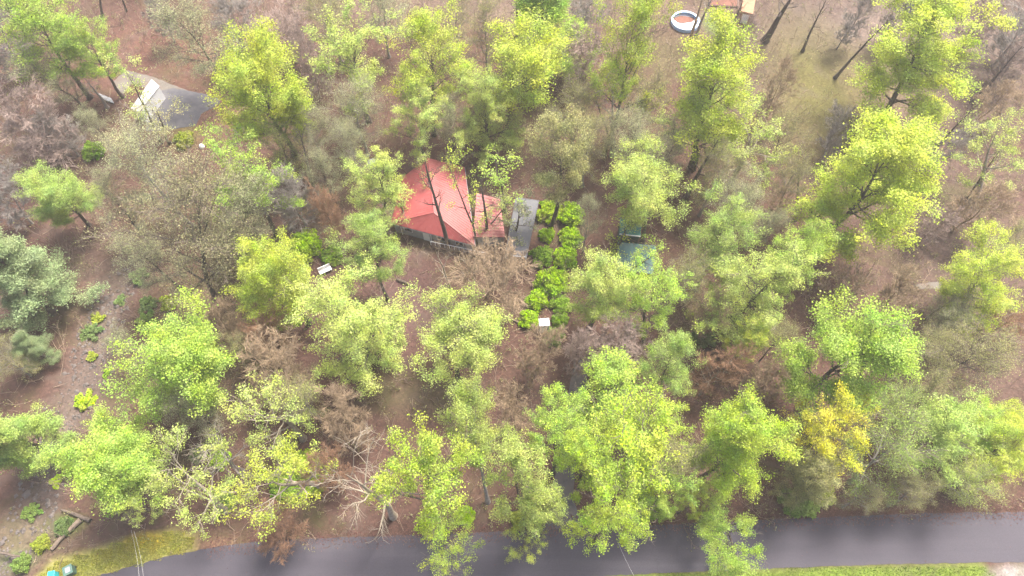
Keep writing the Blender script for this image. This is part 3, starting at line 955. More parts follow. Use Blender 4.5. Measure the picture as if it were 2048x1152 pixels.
for k, (b, t, fat, c, lab) in enumerate(POLES):
    base = px(*b)[0]
    c0, c1 = px(*t, 0)[0], px(*t, 10)[0]
    e = Vector(((c1 - c0).x, (c1 - c0).y))
    z = 10 * (Vector((base.x - c0.x, base.y - c0.y)).dot(e)) / e.dot(e)
    z = min(max(z, 7.0), 19.0)
    q = px(*t, z)[0]
    d = Vector((q.x - base.x, q.y - base.y, z))
    if Vector((d.x, d.y)).length > .4 * z:
        f = .4 * z / Vector((d.x, d.y)).length
        d.x *= f; d.y *= f
    root = empty('bare_tree', base)
    root.rotation_euler = d.to_track_quat('Z', 'Y').to_euler()
    tag(root, lab, 'tree', BARE)
    pr = PROTO['p'][k % 3]
    rz = rt.uniform(0, 6.28)
    for part, me in zip(('trunk', 'crown'), pr):
        o = bpy.data.objects.new(part, me)
        COL.objects.link(o)
        o.parent = root
        o.rotation_euler = (0, 0, rz)
        o.scale = (fat, fat, z / H0)
        o.color = (*LC[c], 1)


# ------------------------------------------------------------------ shrubs and small plants
def make_shrub(seed, n1=26, lpt=40, s=(.04, .085), wide=1.0):
    rng = np.random.default_rng(seed)
    az = np.arange(n1) * 2.4 + rng.uniform(-.3, .3, n1)
    el = np.arcsin(np.clip((np.arange(n1) + .5) / n1 * .98 + .02, 0, 1))
    ln = rng.uniform(.72, .86, n1)
    d = np.stack([np.cos(az) * np.cos(el) * wide, np.sin(az) * np.cos(el) * wide, np.sin(el)], 1)
    L1 = grow(np.zeros((n1, 3)) + rng.normal(0, .05, (n1, 3)) * (1, 1, 0) + (0, 0, .04), d, ln, 5, rng, .07, .12)
    L2, l2 = spawn(L1, ln, 7, .3, (.4, 1.0), .36, 4, rng, .15, .2)
    L3, l3 = spawn(L2, l2, 4, .2, (.4, 1.0), .6, 3, rng, .15, .2)
    stem = [tubes(L1, np.broadcast_to(np.linspace(.03, .01, 5), (n1, 5)), 5) + (0,), tubes(L2, np.broadcast_to(np.linspace(.01, .004, 4), (len(L2), 4)), 3) + (0,)]
    t = rng.uniform(0.2, 1.1, (len(L3), lpt)) * 2
    ix = np.clip(t.astype(int), 0, 1)
    rr = np.arange(len(L3))[:, None]
    C = L3[rr, ix] + (L3[rr, ix + 1] - L3[rr, ix]) * (t - ix)[..., None]
    C = (C + rng.normal(0, .06, C.shape)).reshape(-1, 3)
    C = C[C[:, 2] > .03]
    return npmesh('stem', stem, [BARK]), npmesh('foliage', [leaves(C, rng, *s, flat=.45) + (0,)], [LEAF])


SHRUB = [make_shrub(500 + i) for i in range(4)]
HERB = [make_shrub(600 + i, 12, 9, (.07, .15), 1.3) for i in range(2)]
HEDGE, CREEKP = 'rounded shrubs of the hedge row', 'small green plants along the creek'
SC = dict(h=(.33, .53, .035), i=(.37, .53, .05), j=(.23, .39, .05), m=(.22, .34, .09), k=(.18, .27, .1), y=(.34, .42, .07))
SHRUBS = [
    (1098, 418, 60, 'i', 0, 'pale hedge shrub at the foot of the tall bare trunk', HEDGE),
    (1142, 424, 62, 'h', 0, 'large hedge shrub at the far right end of the row', HEDGE),
    (1095, 466, 38, 'h', 0, 'smallest hedge shrub standing apart beside the grey roof', HEDGE),
    (1141, 470, 54, 'h', 0, 'hedge shrub opposite the smallest one', HEDGE),
    (1084, 509, 54, 'j', 0, 'hedge shrub at the near corner of the grey flat roof', HEDGE),
    (1131, 511, 56, 'h', 0, 'bright hedge shrub right of the grey roof corner', HEDGE),
    (1104, 558, 74, 'h', 0, 'widest hedge shrub in the middle of the row', HEDGE),
    (1076, 598, 52, 'h', 0, 'hedge shrub left below the widest one', HEDGE),
    (1122, 606, 48, 'j', 0, 'darker hedge shrub right below the widest one', HEDGE),
    (1058, 636, 48, 'h', 0, 'hedge shrub left of the white box', HEDGE),
    (1122, 638, 40, 'j', 0, 'dark hedge shrub right of the white box', HEDGE),
    (1108, 672, 50, 'm', 0, 'dull shrub directly below the white box', HEDGE),
    (607, 485, 80, 'h', 0, 'deep green shrub behind the bright fan-shaped tree', None),
    (662, 508, 50, 'j', 0, 'dark green shrub above the white bench', None),
    (495, 600, 55, 'j', 0, 'dark green shrub left under the bright fan-shaped tree', None),
    (588, 628, 45, 'h', 0, 'green shrub at the foot of the bright fan-shaped tree', None),
    (612, 930, 70, 'h', 0, 'bright green shrub under the white-limbed open tree', None),
    (575, 962, 85, 'j', 0, 'broad dark green shrub under the white-limbed open tree', None),
    (628, 972, 45, 'h', 0, 'small bright shrub right of the broad dark shrub', None),
    (438, 918, 44, 'h', 0, 'bright green shrub under the thin yellowish tree', None),
    (450, 1002, 50, 'm', 0, 'pale green shrub below the thin yellowish tree', None),
    (930, 1030, 44, 'h', 0, 'bright green shrub at the base of the pale bare trunk', None),
    (1300, 1010, 70, 'j', 0, 'dark green shrub on the road bank right of the driveway', None),
    (1210, 940, 60, 'j', 0, 'dark shrub half hidden beside the driveway', None),
    (1600, 1000, 80, 'm', 0, 'mid green shrub on the road bank below the golden tree', None),
    (1650, 985, 55, 'y', 0, 'yellow-green shrub beside the leaf-strewn road bank', None),
    (1410, 670, 55, 'k', 0, 'dull green shrub left of the small open yellowish tree', None),
    (182, 296, 50, 'j', 0, 'green shrub above the full mid green tree', None),
    (365, 275, 46, 'y', 0, 'olive yellow shrub at the lower edge of the dark forecourt', None),
    (125, 1052, 44, 'k', 0, 'low green shrub beside the split log', None),
    (40, 1125, 42, 'm', 0, 'green plant mound near the lower left corner', None),
    (80, 1088, 40, 'y', 0, 'yellowish plant mound above the lower left corner', None),
    (185, 628, 30, 'y', 1, 'round yellow-green plant on the creek bed', CREEKP),
    (171, 656, 42, 'k', 1, 'grey-green plant just below the round yellow one', CREEKP),
    (235, 592, 30, 'k', 1, 'grey-green leafy plant at the head of the creek', CREEKP),
    (292, 606, 40, 'k', 1, 'leafy plant against the grey-green budding tree', CREEKP),
    (333, 602, 40, 'y', 1, 'yellow-green plant on the dry grass right of the creek', CREEKP),
    (288, 640, 44, 'm', 1, 'mid green plant above the round yellow-green tree', CREEKP),
    (275, 548, 40, 'k', 1, 'dull plant under the low grey-green budding tree', CREEKP),
    (213, 738, 34, 'j', 1, 'dark green plant on the right creek bank', CREEKP),
    (174, 706, 24, 'y', 1, 'tiny yellowish plant in the middle of the creek', CREEKP),
    (161, 792, 46, 'i', 1, 'bright green plant in the creek above the vivid tree', CREEKP),
    (104, 958, 32, 'i', 1, 'round bright plant between two trees on the lower creek', CREEKP),
    (50, 1020, 38, 'm', 1, 'green plant near the mouth of the creek', CREEKP),
    (82, 668, 44, 'k', 1, 'dull green plant on the left creek bank', CREEKP),
    (395, 905, 40, 'k', 1, 'low dull green plant right of the vivid full green tree', None),
    (1040, 1040, 46, 'y', 0, 'yellowish shrub at the driveway mouth by the road', None),
]
for i, (x, y, w, c, hb, lab, grp) in enumerate(SHRUBS):
    p0, t0, _ = px(x, y, .6)
    D = w * t0 / FPX
    q = px(x, y, D * .3)[0]
    root = empty('hedge_shrub' if grp == HEDGE else ('creek_plant' if grp == CREEKP else 'shrub'), (q.x, q.y, -.75 if (grp == CREEKP and x < 240) else 0))
    tag(root, lab, 'plant' if hb else 'shrub', grp)
    me = (HERB if hb else SHRUB)[i % (2 if hb else 4)]
    rz = rt.uniform(0, 6.28)
    for part, m in zip(('stem', 'foliage'), me):
        o = bpy.data.objects.new(part, m)
        COL.objects.link(o)
        o.parent = root
        o.rotation_euler = (0, 0, rz)
        s = D / (1.9 if hb else 2.1)
        o.scale = (s, s, s * (.62 if hb else .95))
        o.color = (*(LC['dark'] if part == 'stem' else SC[c]), 1)


# ------------------------------------------------------------------ house
def lerp2(a, b, t): return (a[0] + (b[0] - a[0]) * t, a[1] + (b[1] - a[1]) * t)


def house():
    ZE, ZR = 2.6, 4.5
    sw, se, ne, nw = [tuple(px(*p, ZE)[0].xy) for p in ((781, 446), (950, 491), (929, 334), (806, 354))]
    rn = tuple(px(856, 316, ZR)[0].xy)
    rm = lerp2(sw, se, .55)
    rs = lerp2(rm, rn, .2)
    c = ((sw[0] + ne[0]) / 2, (sw[1] + ne[1]) / 2)
    root = empty('house', (c[0], c[1], 0))
    tag(root, 'house with a red metal roof and grey walls in the clearing', 'house')
    inn = lambda p: (c[0] + (p[0] - c[0]) * .93, c[1] + (p[1] - c[1]) * .93)
    wl = [inn(p) for p in (sw, rm, se, ne, rn, nw)]
    MB().prism(wl, -.05, [2.45, 2.45, 2.45, 2.45, 4.1, 2.45]).build('wall', SIDING, root)
    th = .12
    rf = MB()
    for quad, zz in (((sw, rs, rn, nw), (ZE, ZR, ZR, ZE)), ((rs, se, ne, rn), (ZR, ZE, ZE, ZR)), ((sw, se, rs), (ZE, ZE, ZR))):
        rf.prism(quad, [z - th for z in zz], list(zz))
    roof = rf.build('roof', RED, root)
    rib = MB()
    for (e0, e1, r0, r1, nn) in ((sw, nw, rs, rn, 26), (se, ne, rs, rn, 26), (sw, se, rs, rs, 10)):
        for k in range(1, nn):
            a, b = lerp2(e0, e1, k / nn), lerp2(r0, r1, k / nn)
            rib.tube([(a[0], a[1], ZE + .01), (b[0], b[1], ZR + .01)], .022, 4)
    rb = rib.build('rib', RED, root); rb.parent = roof; rb.name = 'standing_seam'
    cap = MB().tube([(rs[0], rs[1], ZR + .03), (rn[0], rn[1], ZR + .01)], .06, 6).build('ridge_cap', RED, root)
    cap.parent = roof
    hp = MB()
    for e in (sw, se):
        hp.tube([(e[0], e[1], ZE + .02), (rs[0], rs[1], ZR + .0)], .045, 6)
    hp = hp.build('hip_cap', RED, root); hp.parent = roof
    gt = MB()
    for e0, e1 in ((sw, se), (sw, nw), (se, ne)):
        gt.tube([(e0[0], e0[1], ZE - .16), (e1[0], e1[1], ZE - .16)], .07, 6)
    gt = gt.build('gutter', SIDING, root); gt.parent = roof
    # windows and door on the near wall
    s0, s1 = wl[0], wl[2]
    ang = math.atan2(s1[1] - s0[1], s1[0] - s0[0])
    for t, w, h, z in ((.18, 1.2, 1.0, 1.5), (.62, 1.6, 1.1, 1.5), (.84, 1.2, 1.0, 1.5)):
        seg = (wl[0], wl[1]) if t < .55 else (wl[1], wl[2])
        tt = t / .55 if t < .55 else (t - .55) / .45
        p = lerp2(seg[0], seg[1], tt)
        f = MB().box((p[0], p[1], z), (w, .12, h), ang).build('window', WHITE, root)
        g = MB().box((p[0], p[1], z), (w - .2, .16, h - .2), ang).build('pane', DARK, root)
        g.parent = f
    p = lerp2(wl[0], wl[1], .75)
    d = MB().box((p[0], p[1], 1.05), (.95, .12, 2.1), ang).build('door', WHITE, root)
    # gutter along the near eaves and the grey side porch roof
    q = [tuple(px(*a, 2.5)[0].xy) for a in ((790, 440), (858, 452), (860, 466), (800, 450))]
    MB().prism(q, 2.42, 2.55).build('porch_roof', GREYROOF, root)
    for a in (q[2], q[3]):
        MB().box((a[0], a[1] + .15, 1.2), (.12, .12, 2.4)).build('porch_post', WHITE, root)
    # deck with railing in front
    dk = [tuple(px(*a, .6)[0].xy) for a in ((866, 478), (978, 504), (976, 514), (862, 490))]
    MB().prism(dk, .0, .6).build('deck', WOOD, root)
    rl = MB()
    a, b = dk[3], dk[2]
    for k in range(13):
        p = lerp2(a, b, k / 12)
        rl.box((p[0], p[1], 1.05), (.07, .07, .9))
    rl.tube([(a[0], a[1], 1.5), (b[0], b[1], 1.5)], .05, 4)
    rl.build('railing', WHITE, root)
    # red wing
    zz = 2.75
    w4 = [tuple(px(*p, z)[0].xy) for p, z in (((946, 474), 2.9), ((1010, 474), 2.3), ((1000, 398), 2.3), ((953, 386), 2.9))]
    wz = (2.9, 2.3, 2.3, 2.9)
    cc = (sum(p[0] for p in w4) / 4, sum(p[1] for p in w4) / 4)
    win = [(cc[0] + (p[0] - cc[0]) * .92, cc[1] + (p[1] - cc[1]) * .92) for p in w4]
    MB().prism(win, -.05, [z - .2 for z in wz]).build('wing_wall', SIDING, root)
    wr = MB().prism(w4, [z - .1 for z in wz], list(wz)).build('wing_roof', RED, root)
    rib = MB()
    for k in range(1, 14):
        a, b = lerp2(w4[0], w4[3], k / 14), lerp2(w4[1], w4[2], k / 14)
        rib.tube([(a[0], a[1], 2.91), (b[0], b[1], 2.31)], .022, 4)
    x = rib.build('wing_seam', RED, root); x.parent = wr
    ch = px(905, 400, 4.5)[0]
    # flat grey roof
    g4 = [tuple(px(*p, 2.9)[0].xy) for p in ((1010, 509), (1053, 513), (1077, 401), (1032, 394))]
    cg = (sum(p[0] for p in g4) / 4, sum(p[1] for p in g4) / 4)
    carp = empty('carport', (cg[0], cg[1], 0))
    tag(carp, 'flat grey-roofed carport with white front edge beside the hedge', 'carport')
    gi = [(cg[0] + (p[0] - cg[0]) * .93, cg[1] + (p[1] - cg[1]) * .93) for p in g4]
    MB().prism(g4, 2.74, 2.9).build('roof', GREYROOF, carp)
    go = [(cg[0] + (p[0] - cg[0]) * 1.012, cg[1] + (p[1] - cg[1]) * 1.008) for p in g4]
    for i in range(4):
        a, b = go[i], go[(i + 1) % 4]
        MB().tube([(a[0], a[1], 2.84), (b[0], b[1], 2.84)], .07 if i == 0 else .05, 4).build('fascia' if i == 0 else 'trim', WHITE if i == 0 else GREYROOF, carp)
    for a in gi:
        MB().box((a[0], a[1], 1.35), (.16, .16, 2.78)).build('post', WHITE, carp)
    MB().prism([lerp2(gi[2], gi[3], .02), lerp2(gi[2], gi[3], .98), lerp2(gi[3], gi[2], .02 + .0) if False else (gi[3][0], gi[3][1] - .2), (gi[2][0], gi[2][1] - .2)], 0, 2.7).build('back_wall', SIDING, carp)


house()


# ------------------------------------------------------------------ sheds, pool, small things
def quad_px(pts, z): return [tuple(px(*p, z)[0].xy) for p in pts]


def shed(name, label, cat, pts, zs, wall_m, roof_m, over=.92, trim=None, door=None):
    q = [tuple(px(*p, z)[0].xy) for p, z in zip(pts, zs)]
    c = (sum(p[0] for p in q) / 4, sum(p[1] for p in q) / 4)
    root = empty(name, (c[0], c[1], 0))
    tag(root, label, cat)
    inn = [(c[0] + (p[0] - c[0]) * over, c[1] + (p[1] - c[1]) * over) for p in q]
    MB().prism(inn, -.02, [z - .12 for z in zs]).build('wall', wall_m, root)
    r = MB().prism(q, [z - .1 for z in zs], list(zs)).build('roof', roof_m, root)
    rib = MB()
    for k in range(1, 12):
        a = lerp2(q[0], q[1], k / 12); b = lerp2(q[3], q[2], k / 12)
        za = zs[0] + (zs[1] - zs[0]) * k / 12; zb = zs[3] + (zs[2] - zs[3]) * k / 12
        rib.tube([(a[0], a[1], za + .005), (b[0], b[1], zb + .005)], .02, 4)
    x = rib.build('roof_rib', roof_m, root); x.parent = r
    if trim:
        MB().tube([(q[0][0], q[0][1] - .06, zs[0] - .04), (q[1][0], q[1][1] - .06, zs[1] - .04)], .09, 6).build('fascia', trim, root)
    if door:
        p = lerp2(inn[0], inn[1], .5)
        an = math.atan2(inn[1][1] - inn[0][1], inn[1][0] - inn[0][0])
        MB().box((p[0], p[1], 1.0), (1.1, .1, 1.9), an).build('door', door, root)
    return root


shed('shed', 'teal shed with a white front edge beside the dirt lane', 'shed', [(1239, 467), (1281, 472), (1284, 443), (1240, 436)], (2.6, 2.6, 2.9, 2.9), TEALWALL, TEAL, .94, WHITE, TEALWALL)
shed('lean_to', 'low lean-to with a blue-grey tarp roof in front of the teal shed', 'shed', [(1234, 540), (1306, 548), (1312, 491), (1236, 484)], (1.6, 1.6, 2.0, 2.0), WOOD, TARP, .93)
shed('shelter', 'narrow shelter with a white panel roof on the dark forecourt', 'shelter', [(262, 216), (278, 224), (319, 172), (303, 158)], (2.5, 2.5, 2.5, 2.5), WHITE, WHITEROOF, .95)
shed('garden_hut', 'tan wooden hut at the top edge right of the pool', 'hut', [(1482, 22), (1506, 28), (1512, -6), (1488, -10)], (2.4, 2.4, 2.7, 2.7), TAN, TAN, .97, None, WHITE)
shed('outbuilding', 'pale grey-roofed outbuilding cut off by the top edge on the right', 'shed', [(1830, 8), (1885, 14), (1892, -30), (1826, -34)], (2.8, 2.8, 2.8, 2.8), SIDING, GREYROOF, .95)

# the dim grey tin sheet lying behind the fine-leaved tree
q = P2([(196, 186), (222, 196), (228, 206), (210, 200)], .3)
o = MB().prism([tuple(p.xy) for p in q], .12, .3).build('tin_sheet', WHITEROOF)
tag(o, 'pale tin sheet lying left of the white panel roof', 'sheet')

# pool
pc = px(1371, 42, .5)[0]
pr = 28 * px(1371, 42)[1] / FPX
pool = empty('round_pool', (pc.x, pc.y, 0))
tag(pool, 'round drained above-ground pool with blue rim and dead leaves inside', 'pool')
MB().lathe((pc.x, pc.y, 0), [(pr, -.02), (pr, .6), (pr * .985, .6), (pr * .985, .02)], 40).build('wall', POOLBLUE, pool, True)
MB().lathe((pc.x, pc.y, 0), [(pr * 1.02, .56), (pr * 1.02, .66), (pr * .86, .66), (pr * .86, .56), (pr * 1.02, .56)], 40).build('rim', POOLBLUE, pool, False)
MB().lathe((pc.x, pc.y, 0), [(.01, .05), (pr * .97, .05), (pr * .985, .06)], 40).build('liner', WHITE, pool)
lv = [(pc.x + pr * (.82 + .08 * sin(5 * a)) * cos(a) * .9, pc.y + pr * .38 + pr * .36 * sin(a) * (1 + .12 * cos(3 * a))) for a in np.linspace(0, 2 * pi, 26)[:-1]]
MB().prism(lv, .055, .12).build('leaf_pile', LITTER, pool)

# raised beds of boards by the hut
for pts, lab in (([(1418, 12), (1474, 15), (1476, -3), (1420, -6)], 'brown board-edged bed left of the tan hut'),
                 ([(1462, 52), (1500, 38), (1512, 40), (1474, 58)], 'low brown board edging below the tan hut')):
    qq = [tuple(p.xy) for p in P2(pts)]
    cx_, cy_ = sum(p[0] for p in qq) / 4, sum(p[1] for p in qq) / 4
    bed = empty('raised_bed', (cx_, cy_, 0))
    tag(bed, lab, 'garden bed')
    fr = MB()
    for i in range(4):
        a, b = qq[i], qq[(i + 1) % 4]
        fr.tube([(a[0], a[1], .16), (b[0], b[1], .16)], .14, 4)
    fr.build('board', WOOD, bed)
    qi = [(cx_ + (p[0] - cx_) * .97, cy_ + (p[1] - cy_) * .97) for p in qq]
    MB().prism(qi, .0, .18).build('soil', LITTER, bed)


def white_box():
    p, t, _ = px(1087, 660)
    root = empty('utility_box', p)
    tag(root, 'white upright box at the near end of the hedge row', 'utility box')
    MB().box((p.x, p.y, .1), (1.45, 1.2, .2), .1).build('plinth', STONE, root)
    MB().box((p.x, p.y, 1.15), (1.2, .95, 1.9), .1).build('body', WHITE, root, bevel=.05)
    MB().box((p.x, p.y, 2.16), (1.32, 1.07, .12), .1).build('lid', WHITE, root, bevel=.04)
    MB().box((p.x - .0, p.y - .49, 1.05), (.9, .05, 1.2), .1).build('door', WHITE, root)


white_box()


def bench():
    p = px(652, 544)[0]
    root = empty('bench', p)
    tag(root, 'white garden bench half hidden by the dark green shrub', 'bench')
    an = .5
    MB().box((p.x, p.y, .45), (1.7, .6, .08), an).build('seat', WHITE, root)
    dx, dy = -sin(an) * .33, cos(an) * .33
    MB().box((p.x + dx, p.y + dy, .75), (1.7, .08, .62), an).build('backrest', WHITE, root)
    for s in (-1, 1):
        for u in (-1, 1):
            MB().box((p.x + s * .75 * cos(an) - u * .22 * sin(an), p.y + s * .75 * sin(an) + u * .22 * cos(an), .2), (.08, .08, .42), an).build('leg', WHITE, root)


bench()


def bins():
    p = px(146, 1143)[0]
    root = empty('green_bin', p)
    tag(root, 'dull green wheeled bin on the verge', 'bin')
    MB().box((p.x, p.y, .5), (.75, .8, 1.0), .5, 0, 1.12).build('body', BINGREEN, root, bevel=.03)
    MB().box((p.x, p.y, 1.05), (.95, 1.0, .1), .5).build('lid', BINGREEN, root, bevel=.03)
    MB().box((p.x + .05, p.y + .02, 1.12), (.5, .55, .05), .5).build('lid_panel', SIDING, root)
    for s in (-1, 1):
        MB().tube([(p.x + s * .28 - .1, p.y + .42, .12), (p.x + s * .28 + .0, p.y + .46, .12)], .12, 10).build('wheel', DARK, root)
    p = px(113, 1152)[0]
    root = empty('cyan_bin', p)
    tag(root, 'bright cyan wheeled bin cut off by the bottom edge', 'bin')
    MB().box((p.x, p.y, .48), (.55, .6, .96), .2, 0, 1.12).build('body', CYAN, root, bevel=.03)
    MB().box((p.x, p.y, 1.0), (.7, .75, .09), .2).build('lid', CYAN, root, bevel=.03)
    for s in (-1, 1):
        MB().tube([(p.x + s * .2 - .05, p.y + .33, .1), (p.x + s * .2 + .05, p.y + .33, .1)], .1, 10).build('wheel', DARK, root)


bins()


def log(pts, r0, r1, m, label, name='fallen_log', z=None):
    rr = random.Random(len(label))
    q = P2(pts)
    zs = z or [r0] * len(q)
    n = 9
    P = []
    for k in range(n):
        f = k / (n - 1) * (len(q) - 1)
        i = min(int(f), len(q) - 2)
        p = q[i].lerp(q[i + 1], f - i)
        zz = zs[i] + (zs[i + 1] - zs[i]) * (f - i)
        P.append((p.x + rr.uniform(-.06, .06), p.y + rr.uniform(-.06, .06), zz))
    b = MB().tube(P, list(np.linspace(r0, r1, n)), 9)
    for k in (3, 5, 6):
        a = rr.uniform(0, 6.28)
        b.tube([P[k], (P[k][0] + cos(a) * .7, P[k][1] + sin(a) * .7, P[k][2] + .35)], [r1 * .5, r1 * .15], 5)
    tag(b.build(name, m, None, True), label, 'log')


log([(184, 1042), (126, 1020)], .26, .12, LOGMAT, 'dark fallen log on the creek bank above the verge')
log([(165, 1040), (135, 1068), (105, 1100)], .3, .2, PALELOG, 'pale split log running down towards the verge')
log([(1048, 652), (1022, 638), (1005, 630)], .16, .06, PALELOG, 'pale fallen limb left of the hedge row')
log([(1062, 645), (1035, 640)], .12, .05, PALELOG, 'short pale limb by the hedge shrub near the white box')
log([(0, 1105), (30, 1112), (60, 1118)], .16, .08, LOGMAT, 'dark fallen branch at the lower left corner')
log([(760, 330), (770, 360)], .1, .05, PALELOG, 'short pale stick at the left edge of the roof')
log([(1690, 640), (1725, 610)], .14, .06, LOGMAT, 'dark fallen limb left of the tan bush-like tree')
log([(1900, 450), (1960, 400)], .12, .05, LOGMAT, 'dark fallen limb on the red ground at the right')
log([(795, 560), (830, 575)], .2, .1, LOGMAT, 'dark stump-like log in the clearing left of the rust tree')

# pale boulder-like tarp left of the roof
p = px(746, 328)[0]
MBo = MB()
prof = [(.01, .55), (.45, .5), (.8, .3), (.95, 0.0)]
MBo.lathe((p.x, p.y, 0), prof, 12)
tag(MBo.build('boulder', WHITEROOF, None, True), 'whitish boulder among the trees left of the red roof', 'boulder')
p = px(404, 294)[0]
tag(MB().lathe((p.x, p.y, 0), [(.01, .5), (.25, .46), (.36, .25), (.4, 0)], 12).build('stone', WHITE, None, True), 'small white stone above the bright spreading tree', 'stone')

# overhead wires
for pts, z, lab in (([(262, 1060), (279, 1165)], 5.5, 'left overhead wire crossing the verge and road'),
                    ([(268, 1062), (288, 1165)], 5.8, 'right overhead wire crossing the verge and road'),
                    ([(1236, 1085), (1275, 1165)], 5.5, 'single thin cable crossing the road near the driveway')):
    a, b = px(*pts[0], z)[0], px(*pts[1], z)[0]
    PP = []
    for k in range(13):
        t = k / 12
        PP.append((a.x + (b.x - a.x) * t, a.y + (b.y - a.y) * t, z - .3 * 4 * t * (1 - t)))
    tag(MB().tube(PP, .007, 4).build('overhead_wire', WIRE), lab, 'wire', 'overhead wires')

# ------------------------------------------------------------------ stuff: creek stones, brush on the forest floor, grass on the verges
rs_ = np.random.default_rng(77)
cm = creek.ravel()
near = np.abs(GX.ravel()) < 96
idx = np.flatnonzero((cm > .35) & near & (GY.ravel() < 112))
pick = rs_.choice(idx, 900)
sv, sf = [], []
ico_v = np.array([(1, 0, 0), (0, 1, 0), (-1, 0, 0), (0, -1, 0), (0, 0, 1), (0, 0, -.4)], float)
st = MB()
for i in pick:
    c = gv[i] + np.append(rs_.uniform(-.3, .3, 2), 0.02)
    s = rs_.uniform(.06, .26) if rs_.random() < .93 else rs_.uniform(.3, .5)
    v = ico_v * (s * rs_.uniform(.7, 1.3, 3) * (1, 1, .6)) * rs_.uniform(.8, 1.2, (6, 1)) + c
    st.add(v.tolist(), [(0, 1, 4), (1, 2, 4), (2, 3, 4), (3, 0, 4), (1, 0, 5), (2, 1, 5), (3, 2, 5), (0, 3, 5)])
tag(st.build('creek_stones', STONE), 'grey stones scattered over the creek bed', 'stones', kind='stuff')


def scatter_on(mask, n):
    w = mask.ravel() * near * (GY.ravel() > 3) * (GY.ravel() < 111)
    i = rs_.choice(len(w), n, p=w / w.sum())
    return gv[i] + np.concatenate([rs_.uniform(-.3, .3, (n, 2)), np.zeros((n, 1))], 1)


def cover(pts, maxd=None):
    return inpoly(pts, .5)


paved = np.maximum.reduce([
    inpoly([(-300, 1300), (205, 1149), (430, 1094), (700, 1074), (1080, 1059), (1560, 1038), (2500, 1015), (2500, 1200), (1000, 1300), (-300, 1500)], .5),
    inpoly([(1078, 1064), (1112, 940), (1138, 780), (1150, 720), (1178, 720), (1172, 780), (1150, 940), (1172, 1064)], .8),
    inpoly([(205, 190), (250, 132), (440, 198), (400, 256), (292, 264)], .5),
    inpoly([(770, 445), (850, 300), (1080, 390), (1070, 530), (860, 510)], .5),
    inpoly([(1225, 555), (1225, 430), (1295, 430), (1325, 560)], .5),
    inpoly([(1335, 70), (1335, 10), (1410, 10), (1410, 70)], .5), verge, lawn])
free = np.clip(1 - paved - creek, 0, 1)
lane = band([(1180, 700), (1190, 560), (1190, 430), (1180, 380)], [1.5, 1.6, 1.6, 1.5], .8)
clear = np.maximum(ell(800, 600, 70, 90, .3), ell(1640, 190, 80, 150, .4))
wood = free * (1 - lane) * (1 - .75 * clear) * (1 - .5 * ell(1800, 80, 250, 100, .5))
# thin brush: upright sprigs and fallen sticks
C = scatter_on(wood, 9000)
N = len(C)
d = unit(rs_.normal(0, .5, (N, 3)) + (0, 0, .9))
L = grow(C, d, .5 + 4.2 * rs_.random(N) ** 2, 4, rs_, .16, .4)
br, ln_ = spawn(L, np.linalg.norm(L[:, -1] - L[:, 0], axis=1), 6, .25, (.3, .8), .55, 3, rs_, .15, .4)
sticks = scatter_on(free, 3000)
sd = rs_.normal(0, 1, (3000, 3)) * (1, 1, .06)
SL = grow(sticks + (0, 0, .04), sd, rs_.uniform(.5, 2.4, 3000), 4, rs_, .15, 0)
me = npmesh('brush', [tubes(L, np.broadcast_to(np.linspace(.028, .009, 4), (N, 4)), 3) + (0,),
                      tubes(br, np.broadcast_to(np.linspace(.018, .007, 3), (len(br), 3)), 3) + (0,),
                      tubes(SL, np.broadcast_to(np.linspace(.045, .018, 4), (3000, 4)), 3) + (0,)], [surf('brush_twig', (.17, .115, .085), (.36, .28, .21), .4, .95)])
o = bpy.data.objects.new('brush', me)
COL.objects.link(o)
tag(o, 'thin brown brush and fallen sticks over the forest floor', 'brush', kind='stuff')
# budding undergrowth: small pale green leaves on the sprigs
far_ = br[rs_.random(len(br)) < .4][:, -1]
C2 = np.repeat(far_, 5, 0) + rs_.normal(0, .16, (len(far_) * 5, 3))
C2[:, 2] = np.maximum(C2[:, 2], .05)
me = npmesh('undergrowth', [leaves(C2, rs_, .05, .11) + (0,)], [LEAF])
o = bpy.data.objects.new('undergrowth', me)
COL.objects.link(o)
o.color = (.29, .3, .14, 1)
tag(o, 'sparse budding undergrowth on the forest floor', 'undergrowth', kind='stuff')
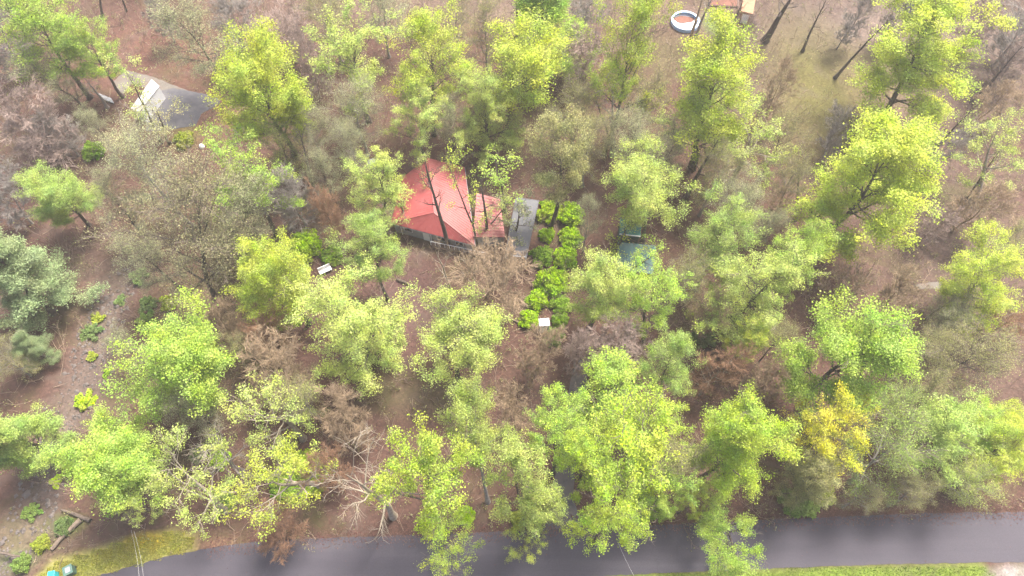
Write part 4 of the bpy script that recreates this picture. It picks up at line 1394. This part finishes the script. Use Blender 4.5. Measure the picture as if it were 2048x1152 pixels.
# dead leaves
C3 = scatter_on(np.clip(1 - paved * .93, 0, 1), 60000)
edge = band([(430, 1090), (700, 1070), (900, 1064), (1080, 1055), (1300, 1046), (1560, 1034), (1750, 1026), (2048, 1020)], [.7] * 8, .8)
C3 = np.concatenate([C3, scatter_on(edge, 9000) + (0, 0, .02)])
me = npmesh('leaf_litter', [leaves(C3 + (0, 0, .03), rs_, .05, .1, .8) + (0,)], [LEAF])
o = bpy.data.objects.new('leaf_litter', me)
COL.objects.link(o)
o.color = (.14, .082, .07, 1)
tag(o, 'dead brown leaves scattered over the ground', 'leaves', kind='stuff')


def grass(mask, n, col, label):
    C = scatter_on(mask, n)
    az = rs_.uniform(0, 6.28, n)
    w = rs_.uniform(.02, .05, n)
    h = rs_.uniform(.05, .16, n)
    a = np.stack([np.cos(az), np.sin(az), 0 * az], 1) * w[:, None]
    tip = np.stack([rs_.normal(0, .04, n), rs_.normal(0, .04, n), h], 1)
    V = np.stack([C - a, C + a, C + tip + a * .3, C + tip - a * .3], 1).reshape(-1, 3)
    me = npmesh('grass', [(V, np.arange(4 * n).reshape(n, 4), 0)], [LEAF])
    o = bpy.data.objects.new('grass', me)
    COL.objects.link(o)
    o.color = (*col, 1)
    tag(o, label, 'grass', kind='stuff')


grass(np.where(verge > .6, verge, 0), 16000, (.42, .43, .11), 'short yellow-green grass of the left verge')
grass(np.where(lawn > .7, lawn, 0), 20000, (.17, .26, .045), 'short green grass along the lower road edge')

# ------------------------------------------------------------------ haze
hz = MB().box((0, 50, 38.75), (420, 320, 83.5)).build('haze', None)
hz.data.materials.clear()
m = bpy.data.materials.new('haze')
m.use_nodes = True
nt = m.node_tree
nt.nodes.remove(nt.nodes['Principled BSDF'])
pv = nt.nodes.new('ShaderNodeVolumePrincipled')
pv.inputs['Color'].default_value = (.97, .95, .93, 1)
pv.inputs['Density'].default_value = 0.00045
pv.inputs['Anisotropy'].default_value = 0.1
nt.links.new(pv.outputs[0], nt.nodes['Material Output'].inputs['Volume'])
hz.data.materials.append(m)
tag(hz, 'thin pale haze in the air over the wood', 'haze', kind='stuff')
